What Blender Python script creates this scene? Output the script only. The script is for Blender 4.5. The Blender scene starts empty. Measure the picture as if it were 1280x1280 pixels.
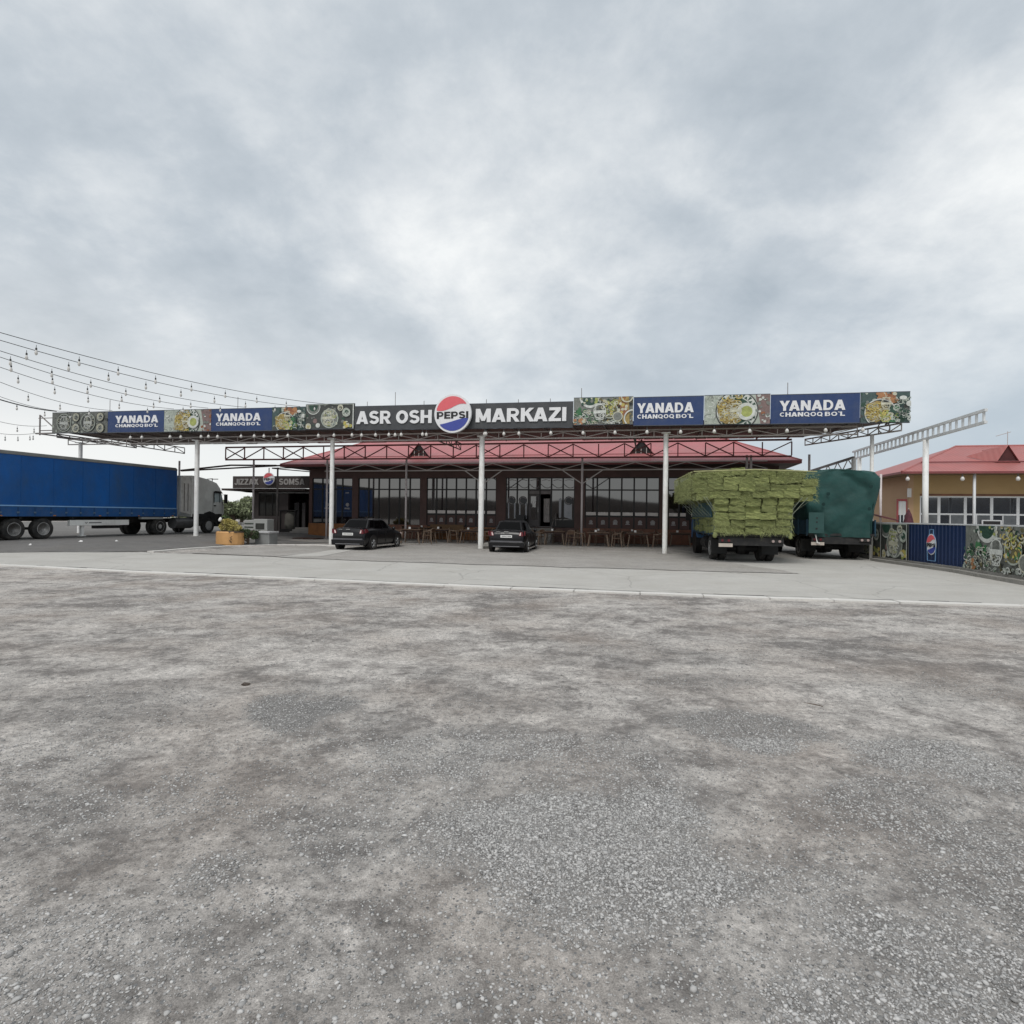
import bpy, bmesh, math, random
import numpy as np
from mathutils import Vector, Matrix, geometry
random.seed(7); rng = np.random.default_rng(7)
S = bpy.context.scene; COL = S.collection; R = math.radians
# ------------------------------------------------------------------ camera
F = 738.0; EYE = 1.7; ROLL = 0.0131
cam_d = bpy.data.cameras.new('camera'); cam = bpy.data.objects.new('camera', cam_d); COL.objects.link(cam); S.camera = cam
cam_d.sensor_width = 36; cam_d.lens = 36*F/1280; cam_d.clip_start = .05; cam_d.clip_end = 6000
cam.matrix_world = Matrix.Translation((0, 0, EYE)) @ Matrix.Rotation(R(90)+math.atan(4/F), 4, 'X') @ Matrix.Rotation(ROLL, 4, 'Z')
# ------------------------------------------------------------------ sky, sun, exposure
SUN_EL, SUN_AZ = R(55), R(198)
W = bpy.data.worlds.new('World'); S.world = W; W.use_nodes = True
nt = W.node_tree; nt.nodes.clear(); N = nt.nodes.new; LK = nt.links.new
def nd(tree, typ, **kw):
    n = tree.nodes.new(typ)
    for k, v in kw.items():
        if k.startswith('i_'):
            key = k[2:]; key = int(key) if key.isdigit() else key.replace('_', ' ')
            n.inputs[key].default_value = v
        else: setattr(n, k, v)
    return n
def mth(tree, op, a, b=None, c=None, clamp=False):
    n = tree.nodes.new('ShaderNodeMath'); n.operation = op; n.use_clamp = clamp
    for i, v in enumerate((a, b, c)):
        if v is None: continue
        if isinstance(v, (int, float)): n.inputs[i].default_value = v
        else: tree.links.new(v, n.inputs[i])
    return n.outputs[0]
def ramp(tree, fac, stops, interp='LINEAR'):
    n = tree.nodes.new('ShaderNodeValToRGB'); cr = n.color_ramp; cr.interpolation = interp
    while len(cr.elements) < len(stops): cr.elements.new(.5)
    for e, (p, c) in zip(cr.elements, stops):
        e.position = p; e.color = (c, c, c, 1) if isinstance(c, (int, float)) else (*c, 1)
    tree.links.new(fac, n.inputs[0]); return n.outputs[0]
def mixc(tree, fac, a, b, blend='MIX'):
    n = tree.nodes.new('ShaderNodeMix'); n.data_type = 'RGBA'; n.blend_type = blend
    for i, v in ((0, fac), (6, a), (7, b)):
        if isinstance(v, (int, float)): n.inputs[i].default_value = v if i == 0 else (v, v, v, 1)
        elif isinstance(v, tuple): n.inputs[i].default_value = (*v, 1)
        else: tree.links.new(v, n.inputs[i])
    return n.outputs[2]
tc = N('ShaderNodeTexCoord'); sep = N('ShaderNodeSeparateXYZ'); LK(tc.outputs['Generated'], sep.inputs[0])
dx, dy, dz = sep.outputs
zc = mth(nt, 'ADD', mth(nt, 'MAXIMUM', dz, 0.0), .42)
cmb = N('ShaderNodeCombineXYZ'); LK(mth(nt, 'DIVIDE', dx, zc), cmb.inputs[0]); LK(mth(nt, 'DIVIDE', dy, zc), cmb.inputs[1])
def wnoise(scale, detail, rough, dist, off):
    mp = nd(nt, 'ShaderNodeMapping'); mp.inputs[1].default_value = off; LK(cmb.outputs[0], mp.inputs[0])
    n = nd(nt, 'ShaderNodeTexNoise'); n.inputs['Scale'].default_value = scale; n.inputs['Detail'].default_value = detail
    n.inputs['Roughness'].default_value = rough; n.inputs['Distortion'].default_value = dist
    LK(mp.outputs[0], n.inputs['Vector']); return n.outputs[0]
c1 = wnoise(1.15, 10, .55, .15, (3.2, 1.7, 0)); c2 = wnoise(5.5, 10, .62, .15, (8.1, 4.4, 2)); c3 = wnoise(.45, 2, .4, 0, (5.7, 9.3, 4))
cl = mth(nt, 'ADD', mth(nt, 'MULTIPLY', c1, .60), mth(nt, 'ADD', mth(nt, 'MULTIPLY', c2, .20), mth(nt, 'MULTIPLY', c3, .20)))
cloud = ramp(nt, cl, [(.385, (.45, .51, .565)), (.455, (.58, .635, .685)), (.51, (.75, .79, .82)), (.575, (.97, .99, .99))])
hz = ramp(nt, mth(nt, 'MAXIMUM', dz, 0.0), [(0, 1.0), (.10, .85), (.23, .28), (.36, 0.0)])
hmix = mth(nt, 'MULTIPLY_ADD', dx, .62, .5, clamp=True)
hcol = ramp(nt, hmix, [(.10, (1.02, 1.02, 1.0)), (.36, (.88, .91, .91)), (.60, (.65, .715, .765)), (.95, (.49, .575, .65))])
skyc = mixc(nt, hz, cloud, hcol)
nish = N('ShaderNodeTexSky'); nish.sky_type = 'NISHITA'; nish.sun_disc = False; nish.sun_elevation = SUN_EL; nish.sun_rotation = SUN_AZ
b1 = N('ShaderNodeBackground'); LK(nish.outputs[0], b1.inputs[0]); b1.inputs[1].default_value = .08
b2 = N('ShaderNodeBackground'); LK(skyc, b2.inputs[0]); b2.inputs[1].default_value = .86
mx = N('ShaderNodeMixShader'); mx.inputs[0].default_value = .93; LK(b1.outputs[0], mx.inputs[1]); LK(b2.outputs[0], mx.inputs[2])
wo = N('ShaderNodeOutputWorld'); LK(mx.outputs[0], wo.inputs[0])
sd = bpy.data.lights.new('sun', 'SUN'); sd.energy = 1.5; sd.angle = R(28); sd.color = (1, .97, .93)
sun = bpy.data.objects.new('sun', sd); COL.objects.link(sun)
sv = Vector((math.sin(SUN_AZ)*math.cos(SUN_EL), math.cos(SUN_AZ)*math.cos(SUN_EL), math.sin(SUN_EL)))
sun.rotation_euler = sv.to_track_quat('Z', 'Y').to_euler(); sun.location = (0, 0, 40)
S.view_settings.view_transform = 'Standard'; S.view_settings.look = 'None'; S.view_settings.gamma = 1
S.view_settings.use_curve_mapping = False; S.view_settings.exposure = .22
# ------------------------------------------------------------------ materials
MATS = {}
def mat(name, col, rough=.8, var=.18, scale=3.0, bump=0.0, bscale=30.0, metal=0.0, spec=.5, dirt=None, island=0.0, objrand=0.0, emit=None, stretch=None, coat=0.0, wave=None):
    if name in MATS: return MATS[name]
    m = bpy.data.materials.new(name); m.use_nodes = True; t = m.node_tree; bs = t.nodes['Principled BSDF']
    co = t.nodes.new('ShaderNodeTexCoord').outputs['Object']
    if stretch:
        mp = t.nodes.new('ShaderNodeMapping'); mp.inputs[3].default_value = stretch; t.links.new(co, mp.inputs[0]); cs = mp.outputs[0]
    else: cs = co
    n = nd(t, 'ShaderNodeTexNoise'); n.inputs['Scale'].default_value = scale; n.inputs['Detail'].default_value = 6; n.inputs['Roughness'].default_value = .6; t.links.new(cs, n.inputs['Vector'])
    f = ramp(t, n.outputs[0], [(.3, 1-var), (.7, 1+var)])
    c = mixc(t, 1.0, tuple(col), f, 'MULTIPLY')
    if island:
        g = t.nodes.new('ShaderNodeNewGeometry'); c = mixc(t, 1.0, c, ramp(t, g.outputs['Random Per Island'], [(0, 1-island), (1, 1+island)]), 'MULTIPLY')
    if objrand:
        g = t.nodes.new('ShaderNodeObjectInfo'); c = mixc(t, 1.0, c, ramp(t, g.outputs['Random'], [(0, 1-objrand), (1, 1+objrand)]), 'MULTIPLY')
    if dirt:
        n2 = nd(t, 'ShaderNodeTexNoise'); n2.inputs['Scale'].default_value = dirt[1]; n2.inputs['Detail'].default_value = 8; n2.inputs['Roughness'].default_value = .7; t.links.new(cs, n2.inputs['Vector'])
        c = mixc(t, ramp(t, n2.outputs[0], [(.45, 0.0), (.75, dirt[2])]), c, tuple(dirt[0]))
    t.links.new(c, bs.inputs['Base Color'])
    bs.inputs['Roughness'].default_value = rough; bs.inputs['Metallic'].default_value = metal; bs.inputs['Specular IOR Level'].default_value = spec
    bs.inputs['Coat Weight'].default_value = coat
    if emit: bs.inputs['Emission Color'].default_value = (*emit[0], 1); bs.inputs['Emission Strength'].default_value = emit[1]
    if bump or wave:
        b = t.nodes.new('ShaderNodeBump'); b.inputs['Strength'].default_value = .6; b.inputs['Distance'].default_value = bump or wave[1]
        if wave:
            w = nd(t, 'ShaderNodeTexWave', wave_type='BANDS', bands_direction=wave[2]); w.inputs['Scale'].default_value = wave[0]; t.links.new(co, w.inputs['Vector']); t.links.new(w.outputs['Fac'], b.inputs['Height'])
        else:
            n3 = nd(t, 'ShaderNodeTexNoise'); n3.inputs['Scale'].default_value = bscale; n3.inputs['Detail'].default_value = 5; t.links.new(co, n3.inputs['Vector']); t.links.new(n3.outputs[0], b.inputs['Height'])
        t.links.new(b.outputs[0], bs.inputs['Normal'])
    MATS[name] = m; return m
DUST = (.30, .28, .25)
M_white = mat('white_painted_steel', (.84, .84, .82), .45, .10, 2, dirt=((.38, .33, .28), 2.2, .75), stretch=(1, 1, .4))
M_steel = mat('grey_primer_steel', (.20, .185, .18), .6, .15, 4, dirt=((.2, .12, .08), 5, .4))
M_red_steel = mat('dark_red_painted_steel', (.22, .065, .065), .6, .15, 4)
M_dark = mat('dark_brown_cladding', (.092, .046, .038), .6, .25, 1.5)
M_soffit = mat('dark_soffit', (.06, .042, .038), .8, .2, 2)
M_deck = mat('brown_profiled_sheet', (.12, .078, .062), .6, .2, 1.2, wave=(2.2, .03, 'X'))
M_roof = mat('red_metal_roof', (.41, .135, .14), .45, .12, .8, dirt=((.28, .16, .15), .7, .6), wave=(1.6, .012, 'X'))
M_roof2 = mat('red_metal_roof_lighter', (.37, .12, .11), .5, .10, .8, dirt=((.30, .15, .14), .7, .5), wave=(1.6, .012, 'X'))
M_glass = mat('dark_reflective_glass', (.012, .008, .009), .03, .3, .8, spec=1.0)
M_glass.node_tree.nodes['Principled BSDF'].inputs['IOR'].default_value = 1.75
M_glassc = mat('car_glass', (.002, .002, .0025), .10, .1, 2, spec=.08)
M_frame = mat('black_window_frame', (.012, .010, .010), .5, .2, 3)
M_plinth = mat('brown_tiled_plinth', (.16, .060, .030), .5, .35, 1.6)
M_orange = mat('orange_tile', (.28, .11, .03), .5, .3, 2)
M_rubber = mat('tyre_rubber', (.018, .018, .018), .85, .3, 5, dirt=((.13, .115, .10), 4, .6))
M_rim = mat('steel_rim', (.48, .48, .47), .5, .2, 6, metal=.2, dirt=((.15, .12, .1), 5, .6))
M_chassis = mat('black_chassis', (.014, .014, .015), .7, .3, 4, dirt=((.09, .08, .07), 3, .4))
M_blue_tarp = mat('blue_curtain', (.001, .088, .32), .5, .22, .6, dirt=((.03, .075, .14), .9, .7), stretch=(1, 1, .5), bump=.05, bscale=1.6)
M_blue_rail = mat('pale_blue_rail', (.22, .42, .68), .6, .1, 3)
M_grey_roof = mat('grey_dusty_plastic', (.20, .20, .19), .8, .2, 1)
M_cab = mat('grey_cab_paint', (.74, .745, .70), .5, .12, 1, dirt=((.42, .40, .37), 1.2, .5))
M_defl = mat('pale_grey_panel', (.72, .70, .66), .6, .12, 1, dirt=((.2, .18, .16), 2, .6))
M_bluecab = mat('blue_truck_paint', (.03, .11, .25), .5, .2, 2, dirt=((.08, .09, .1), 3, .5))
M_bluebed = mat('dark_blue_bed_boards', (.012, .05, .085), .6, .25, 2, dirt=((.06, .07, .07), 3, .5))
M_carblack = mat('black_car_paint', (.0045, .0045, .006), .28, .1, 2, coat=.2, dirt=((.03, .027, .025), 1.5, .25), spec=.3)
M_chrome = mat('chrome', (.6, .6, .6), .2, .05, 5, metal=1)
M_plate = mat('white_plate', (.75, .75, .73), .5, .05, 5)
M_red = mat('red_lens', (.13, .018, .025), .25, .2, 8)
M_clear = mat('clear_lens', (.75, .60, .58), .25, .1, 8)
M_tarp = mat('green_tarpaulin', (.011, .062, .056), .7, .3, .9, dirt=((.035, .078, .072), 1.6, .7), bump=.03, bscale=4)
M_hay = mat('green_hay', (.190, .208, .076), .95, .5, 7, objrand=.26, dirt=((.085, .115, .040), 5, .8), stretch=(1, 1, 3), bump=.02, bscale=40)
M_straw = mat('dry_hay_stalks', (.25, .275, .115), .95, .3, 9, island=.4)
M_rope = mat('pale_rope', (.25, .28, .22), .9, .2, 5)
M_wood = mat('varnished_wood', (.09, .048, .026), .5, .35, 6, stretch=(1, 1, 4))
M_wood2 = mat('worn_wood', (.17, .12, .085), .6, .3, 6, stretch=(1, 1, 4))
M_wooddark = mat('dark_wood_slats', (.05, .022, .015), .5, .3, 6)
M_paper = mat('white_paper', (.75, .74, .72), .7, .05, 5)
M_bulb = mat('frosted_bulb', (.62, .60, .57), .25, .05, 5)
M_sock = mat('black_socket', (.03, .03, .03), .6, .1, 5)
M_wire = mat('black_wire', (.02, .02, .02), .7, .1, 5)
M_navy = mat('navy_print', (.016, .042, .135), .45, .12, .6, dirt=((.07, .085, .13), 2.5, .45))
M_navy2 = mat('brighter_navy_print', (.007, .022, .075), .45, .1, .6, wave=(1.7, .02, 'X'))
M_char = mat('charcoal_print', (.050, .053, .058), .5, .15, .6, dirt=((.10, .10, .10), 2, .5))
M_letter = mat('white_letters', (.78, .78, .79), .5, .06, 3, dirt=((.5, .5, .52), 3, .5))
M_ink = mat('black_ink', (.012, .012, .014), .5, .05, 3)
M_logor = mat('logo_red', (.72, .13, .15), .45, .05, 3)
M_logob = mat('logo_blue', (.05, .07, .32), .45, .05, 3)
M_yellow = mat('yellow_render', (.42, .285, .135), .85, .1, 1, dirt=((.36, .25, .14), 1, .5))
M_pink = mat('pinkish_render', (.46, .30, .18), .85, .1, 1, dirt=((.36, .25, .17), 1, .5))
M_pvc = mat('white_pvc', (.62, .63, .64), .4, .05, 3)
M_conc = mat('rough_concrete', (.26, .25, .23), .9, .2, 2, dirt=((.15, .14, .12), 3, .7), bump=.01, bscale=40)
M_leaf = mat('green_leaves', (.085, .125, .045), .7, .4, 3, island=.5)
M_leaf2 = mat('olive_leaves', (.19, .215, .12), .8, .4, 3, island=.5)
M_bark = mat('bark', (.10, .075, .055), .9, .3, 8)
M_or_pl = mat('orange_planter', (.56, .31, .12), .6, .12, 2)
M_ylw_bx = mat('yellow_box', (.50, .42, .17), .7, .2, 3)
M_grey_bx = mat('light_grey_metal', (.36, .36, .345), .5, .1, 3, dirt=((.25, .23, .2), 3, .5))
# ------------------------------------------------------------------ mesh helpers
class MB:
    def __init__(s): s.v = []; s.f = []; s.m = []
    def add(s, vs, fs, mi=0):
        b = len(s.v); s.v += [tuple(map(float, v)) for v in vs]; s.f += [tuple(b+i for i in f) for f in fs]; s.m += [mi]*len(fs); return s
    def box(s, x0, x1, y0, y1, z0, z1, mi=0):
        return s.add([(x0,y0,z0),(x1,y0,z0),(x1,y1,z0),(x0,y1,z0),(x0,y0,z1),(x1,y0,z1),(x1,y1,z1),(x0,y1,z1)],
                     [(0,3,2,1),(4,5,6,7),(0,1,5,4),(1,2,6,5),(2,3,7,6),(3,0,4,7)], mi)
    def bar(s, p, q, w, h=None, mi=0):
        h = h or w; p = Vector(p); q = Vector(q); d = (q-p).normalized(); up = Vector((0,0,1)) if abs(d.z) < .98 else Vector((0,1,0))
        a = d.cross(up).normalized()*w/2; b = a.cross(d).normalized()*h/2
        return s.add([p-a-b,p+a-b,p+a+b,p-a+b,q-a-b,q+a-b,q+a+b,q-a+b], [(0,1,2,3),(7,6,5,4),(0,4,5,1),(1,5,6,2),(2,6,7,3),(3,7,4,0)], mi)
    def tube(s, pts, r, n=6, mi=0, cap=True):
        pts = [Vector(p) for p in pts]; rs = r if isinstance(r, (list, tuple)) else [r]*len(pts); vs = []; fs = []
        for i, p in enumerate(pts):
            d = (pts[min(i+1, len(pts)-1)]-pts[max(i-1, 0)]).normalized(); up = Vector((0,0,1)) if abs(d.z) < .95 else Vector((0,1,0))
            a = d.cross(up).normalized(); b = a.cross(d)
            for k in range(n): t = 2*math.pi*k/n; vs.append(p+(a*math.cos(t)+b*math.sin(t))*rs[i])
        for i in range(len(pts)-1):
            for k in range(n): j = (k+1) % n; fs.append((i*n+k, i*n+j, (i+1)*n+j, (i+1)*n+k))
        if cap: fs += [tuple(range(n))[::-1], tuple(range((len(pts)-1)*n, len(pts)*n))]
        return s.add(vs, fs, mi)
    def lathe(s, prof, c=(0,0,0), ax='z', n=20, mi=0):       # prof = [(radius, along)]
        vs = []; fs = []
        for r, h in prof:
            for k in range(n):
                t = 2*math.pi*k/n; a, b = r*math.cos(t), r*math.sin(t)
                vs.append({'z': (c[0]+a, c[1]+b, c[2]+h), 'x': (c[0]+h, c[1]+a, c[2]+b), 'y': (c[0]+a, c[1]+h, c[2]+b)}[ax])
        for i in range(len(prof)-1):
            for k in range(n): j = (k+1) % n; fs.append((i*n+k, i*n+j, (i+1)*n+j, (i+1)*n+k))
        fs += [tuple(range(n))[::-1], tuple(range((len(prof)-1)*n, len(prof)*n))]
        return s.add(vs, fs, mi)
    def prism(s, poly, ax, a, b, mi=0):     # poly in the two other axes, extruded from a to b along ax
        def P(u, w, h): return {'x': (h, u, w), 'y': (u, h, w), 'z': (u, w, h)}[ax]
        n = len(poly); vs = [P(u, w, a) for u, w in poly]+[P(u, w, b) for u, w in poly]
        fs = [tuple(range(n))[::-1], tuple(range(n, 2*n))]+[(i, (i+1) % n, (i+1) % n+n, i+n) for i in range(n)]
        return s.add(vs, fs, mi)
    def mesh(s, name, mats, smooth=False):
        me = bpy.data.meshes.new(name); me.from_pydata(s.v, [], s.f)
        mats = mats if isinstance(mats, (list, tuple)) else [mats]
        for m in mats: me.materials.append(m)
        if len(mats) > 1: me.polygons.foreach_set('material_index', s.m)
        bm = bmesh.new(); bm.from_mesh(me); bmesh.ops.recalc_face_normals(bm, faces=bm.faces); bm.to_mesh(me); bm.free()
        if smooth: me.polygons.foreach_set('use_smooth', [True]*len(me.polygons))
        me.update(); return me
    def build(s, name, mats, parent=None, smooth=False, bevel=0, loc=None, rz=0, seg=2):
        o = bpy.data.objects.new(name, s.mesh(name, mats, smooth)); COL.objects.link(o)
        if parent is not None: o.parent = parent
        if loc is not None: o.location = loc
        o.rotation_euler = (0, 0, rz)
        if bevel:
            m = o.modifiers.new('bevel', 'BEVEL'); m.width = bevel; m.segments = seg; m.limit_method = 'ANGLE'
            if smooth: me = o.data; 
        return o
def inst(name, me, parent=None, loc=(0,0,0), rot=(0,0,0), sc=(1,1,1)):
    o = bpy.data.objects.new(name, me); COL.objects.link(o); o.parent = parent; o.location = loc; o.rotation_euler = rot; o.scale = sc; return o
def tag(o, label, cat, group=None):
    o['label'] = label; o['category'] = cat
    if group: o['group'] = group
    return o
def thing(name, label, cat, loc=(0,0,0), rz=0, group=None):
    o = bpy.data.objects.new(name, None); COL.objects.link(o); o.location = loc; o.rotation_euler = (0,0,rz); return tag(o, label, cat, group)
def dup(root, loc, rz, label, group=None):
    r = root.copy(); COL.objects.link(r); r.location = loc; r.rotation_euler = (0,0,rz); r['label'] = label
    if group: r['group'] = group
    for ch in list(root.children):
        c = ch.copy(); COL.objects.link(c); c.parent = r
        for g in list(ch.children):
            d = g.copy(); COL.objects.link(d); d.parent = c
    return r
def _arc(cx, cy, rx, ry, a0, a1, n=12): return [(cx+rx*math.cos(R(a0+(a1-a0)*k/n)), cy+ry*math.sin(R(a0+(a1-a0)*k/n))) for k in range(n+1)]
_S = .25; _T = .20
def _b(x0, x1, y0, y1): return ('q', [(x0,y0),(x1,y0),(x1,y1),(x0,y1)])
def _q(*p): return ('q', list(p))
def _w(pts, w): return ('w', pts, w)
GLYPH = {   # heavy grotesque capitals drawn as overlapping strokes; (advance width, pieces)
 'A': (.90, [_q((0,0),(.27,0),(.57,1),(.30,1)), _q((.63,0),(.90,0),(.60,1),(.33,1)), _b(.2,.7,.17,.36)]),
 'Y': (.86, [_q((0,1),(.28,1),(.555,.40),(.305,.40)), _q((.58,1),(.86,1),(.555,.40),(.305,.40)), _b(.305,.555,0,.42)]),
 'N': (.82, [_b(0,_S,0,1), _b(.57,.82,0,1), _q((.0,1),(.27,1),(.82,0),(.55,0))]),
 'D': (.82, [_b(0,_S,0,1), _w([(.1,.90),(.38,.90)]+_arc(.38,.5,.32,.40,90,-90,14)+[(.1,.10)], _T)]),
 'C': (.80, [_w(_arc(.43,.5,.31,.39,48,312,22), .23)]),
 'O': (.88, [_w(_arc(.44,.5,.32,.39,0,360,28), .235)]),
 'Q': (.90, [_w(_arc(.44,.5,.32,.39,0,360,28), .235), _q((.42,.30),(.62,.30),(.90,-.06),(.66,-.06))]),
 'H': (.80, [_b(0,_S,0,1), _b(.55,.80,0,1), _b(.2,.6,.40,.61)]),
 'B': (.78, [_b(0,_S,0,1), _w([(.1,.90),(.42,.90)]+_arc(.42,.715,.20,.185,90,-90,10)+[(.1,.53)], .195), _w([(.1,.53),(.44,.53)]+_arc(.44,.315,.22,.215,90,-90,10)+[(.1,.10)], .20)]),
 'L': (.66, [_b(0,_S,0,1), _b(.2,.66,0,.22)]), 'I': (.25, [_b(0,.25,0,1)]),
 'S': (.76, [_w(_arc(.38,.715,.255,.195,22,272,14)+_arc(.38,.30,.265,.205,88,-160,14), .215)]),
 'R': (.82, [_b(0,_S,0,1), _w([(.1,.90),(.46,.90)]+_arc(.46,.68,.21,.22,90,-90,10)+[(.1,.46)], .20), _q((.30,.42),(.55,.42),(.83,0),(.55,0))]),
 'P': (.78, [_b(0,_S,0,1), _w([(.1,.90),(.44,.90)]+_arc(.44,.65,.22,.25,90,-90,10)+[(.1,.40)], .20)]),
 'M': (.98, [_b(0,_S,0,1), _b(.73,.98,0,1), _q((.0,1),(.27,1),(.60,.10),(.38,.10)), _q((.98,1),(.71,1),(.38,.10),(.60,.10))]),
 'K': (.84, [_b(0,_S,0,1), _q((.2,.34),(.2,.62),(.52,1),(.83,1)), _q((.30,.50),(.50,.66),(.86,0),(.56,0))]),
 'Z': (.76, [_b(.03,.74,.79,1), _b(0,.76,0,.21), _q((0,.19),(.30,.19),(.74,.81),(.44,.81))]),
 'E': (.70, [_b(0,_S,0,1), _b(.2,.70,.79,1), _b(.2,.64,.40,.60), _b(.2,.70,0,.21)]),
 'J': (.66, [_b(.41,.66,.3,1), _w(_arc(.305,.32,.23,.22,0,-165,12), .23)]),
 'X': (.86, [_q((0,0),(.29,0),(.84,1),(.55,1)), _q((.57,0),(.86,0),(.31,1),(.02,1))]),
 '`': (.24, [_q((0,1.02),(.20,1.02),(.24,.78),(.12,.78))]), ' ': (.30, []),
}
_tm = {}
def text(body, parent, x, y, z, w, h, m=None, depth=.004, bold=0, align='l', name='lettering', rz=0):
    """solid letters standing on the face of a sign: unit-height strokes united in 2D, then extruded"""
    m = m or M_letter; key = (body, round(w, 3), round(h, 3), m.name, depth)
    if key not in _tm:
        cur = 0; V_ = []; F_ = []
        for ci, ch in enumerate(body):
            if body[max(0, ci-1):ci+1] in ('YA', 'AY', 'KA'): cur -= .13
            adv, ps = GLYPH[ch]; pv = []; pf = []
            for p in ps:
                if p[0] == 'q': qs = [p[1]]
                else:
                    pts = [Vector(v) for k, v in enumerate(p[1]) if k == 0 or (Vector(v)-Vector(p[1][k-1])).length > 1e-4]; wd = p[2]/2*(.80 if h < .25 else 1); nr = []
                    for k in range(len(pts)):
                        d = (pts[min(k+1, len(pts)-1)]-pts[max(k-1, 0)]); d.normalize(); nr.append(Vector((-d.y, d.x))*wd)
                    qs = [[pts[k]+nr[k], pts[k]-nr[k], pts[k+1]-nr[k+1], pts[k+1]+nr[k+1]] for k in range(len(pts)-1)]
                for q in qs:
                    q = [Vector((v[0], v[1])) for v in q]; ar = sum(q[i].x*q[(i+1) % 4].y-q[(i+1) % 4].x*q[i].y for i in range(4))
                    if ar < 0: q.reverse()
                    b = len(pv); pv += q; pf.append([b, b+1, b+2, b+3])
            vo, _, fo, _, _, of_ = geometry.delaunay_2d_cdt(pv, [], pf, 0, 1e-4); b = len(V_)
            V_ += [(v.x+cur, v.y) for v in vo]; F_ += [tuple(q+b for q in f) for f, g_ in zip(fo, of_) if g_]; cur += adv+.075
        W_ = cur-.075; vo = [(x_*w/W_, y_*h) for x_, y_ in V_]; ed = {}
        for f in F_:
            for i in range(len(f)): ed[(f[i], f[(i+1) % len(f)])] = 1
        mb = MB(); n = len(vo); fs = F_+[tuple(i+n for i in f) for f in F_]+[(a, b, b+n, a+n) for (a, b) in ed if (b, a) not in ed]
        mb.add([(a, -depth, b) for a, b in vo]+[(a, 0, b) for a, b in vo], fs); _tm[key] = mb.mesh(name, m)
    o = bpy.data.objects.new(name, _tm[key]); COL.objects.link(o); o.parent = parent; o.location = (x-(w/2 if align == 'c' else 0), y, z); o.rotation_euler = (0, 0, rz); return o
# ------------------------------------------------------------------ the lot's own axes: s along the canopy front, d away from the camera
TH = math.atan(.238); CS, SN = math.cos(TH), math.sin(TH); Y0 = 28.09
def Wd(s, d, z=0.0): return Vector((s*CS+d*SN, Y0-s*SN+d*CS, z))
def kx(px, py=644): return (px-640-ROLL*(644-py))/F
def spx(px, d, py=620): k = kx(px, py); return (k*(Y0+d*CS)-d*SN)/(CS+k*SN)
def zpx(px, py, Y): return EYE+(644+ROLL*(px-640)-py)/F*Y
def at(px, py, Y): return Vector((kx(px, py)*Y, Y, zpx(px, py, Y)))
def sst(x, a, b): t = np.clip((x-a)/(b-a), 0, 1); return t*t*(3-2*t)
def hgt(x, y):
    s = x*CS-(y-Y0)*SN
    return .28*sst(-s, 12.0, 17.5)*sst(y, 19.5, 26.0)
def G(px, py, n=12):
    h = 0.0
    for _ in range(n):
        dr = (py-644-ROLL*(px-640)); Y = (EYE-h)*F/dr; X = kx(px, py)*Y; h = float(hgt(X, Y))
    return (X, Y)
# value noise
_tab = rng.random((256, 256))
def vnoise(x, y, seed=0):
    x = x+seed*17.3; y = y+seed*9.1; xi = np.floor(x).astype(int); yi = np.floor(y).astype(int); fx = x-xi; fy = y-yi; fx = fx*fx*(3-2*fx); fy = fy*fy*(3-2*fy)
    a = _tab[xi % 256, yi % 256]; b = _tab[(xi+1) % 256, yi % 256]; c = _tab[xi % 256, (yi+1) % 256]; d = _tab[(xi+1) % 256, (yi+1) % 256]
    return (a*(1-fx)+b*fx)*(1-fy)+(c*(1-fx)+d*fx)*fy
def fbm(x, y, seed=0, o=4):
    r = 0; a = .5; t = 0
    for i in range(o): r = r+a*vnoise(x*2**i, y*2**i, seed+i); t += a; a *= .5
    return r/t
# ================================================================== GROUND
BLOBS = [(375,885,56,20,1.25),(440,905,90,18,.35),(590,935,120,35,.55),(560,1040,70,45,.75),(720,1040,170,60,1.0),(860,1090,110,60,.95),(780,1130,130,50,.8),(935,915,85,22,.9),(1150,945,100,28,.75),
         (1230,970,70,18,.5),(1180,1170,170,110,.75),(1100,1010,170,60,.45),(1230,1060,110,90,.45),(950,1220,150,70,.30),(700,960,180,50,.35),(450,1000,120,50,.35),(120,1180,140,60,.4),(640,1250,160,40,.35),(80,1010,90,30,.3),(820,820,120,16,.25),(1180,860,120,16,.3),(1130,1260,160,50,.8),(1270,1090,60,60,.6),(250,1000,90,40,.25),(40,1250,120,50,.5),(160,880,110,25,.35),(270,1090,50,30,.5),(560,840,60,12,.3),
         (620,870,80,15,.35),(400,860,70,10,.3),(880,850,90,10,.4),(480,1240,120,50,.2),(340,1200,70,40,.25),(1000,800,150,8,.15)]
_bl = []
for px, py, rx, ry, w in BLOBS:
    c = G(px, py); e = G(px, py-ry); g = G(px, py+ry); _bl.append((c[0], c[1], rx/F*c[1], max(.12, (e[1]-g[1])/2), w))
def gravel_w(x, y):
    n = fbm(x*2.2, y*2.2, 3, 4)-.5; n2 = fbm(x*.8, y*.8, 9, 3)-.5; r = np.zeros_like(x)
    for cx, cy, ax, ay, w in _bl:
        q = ((x-cx)/ax)**2+((y-cy)/ay)**2; r = np.maximum(r, w*np.clip(1.35-q*.8+(n*3.0+n2*1.6)*min(1, ay*2.2), 0, 1))
    return r
def lines(a, b, step, far, k):
    v = list(np.arange(a, b+1e-6, step)); p = v[-1]; st = step
    while p < far: st *= k; p += st; v.append(p)
    return v
ys = lines(.8, 13, .07, 13, 1); y2 = lines(13.2, 60, .45, 4000, 1.35); yb = [-4000, -1500, -500, -200, -100, -60, -35, -20, -12, -7, -4, -2, -.8, 0, .5]
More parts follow.
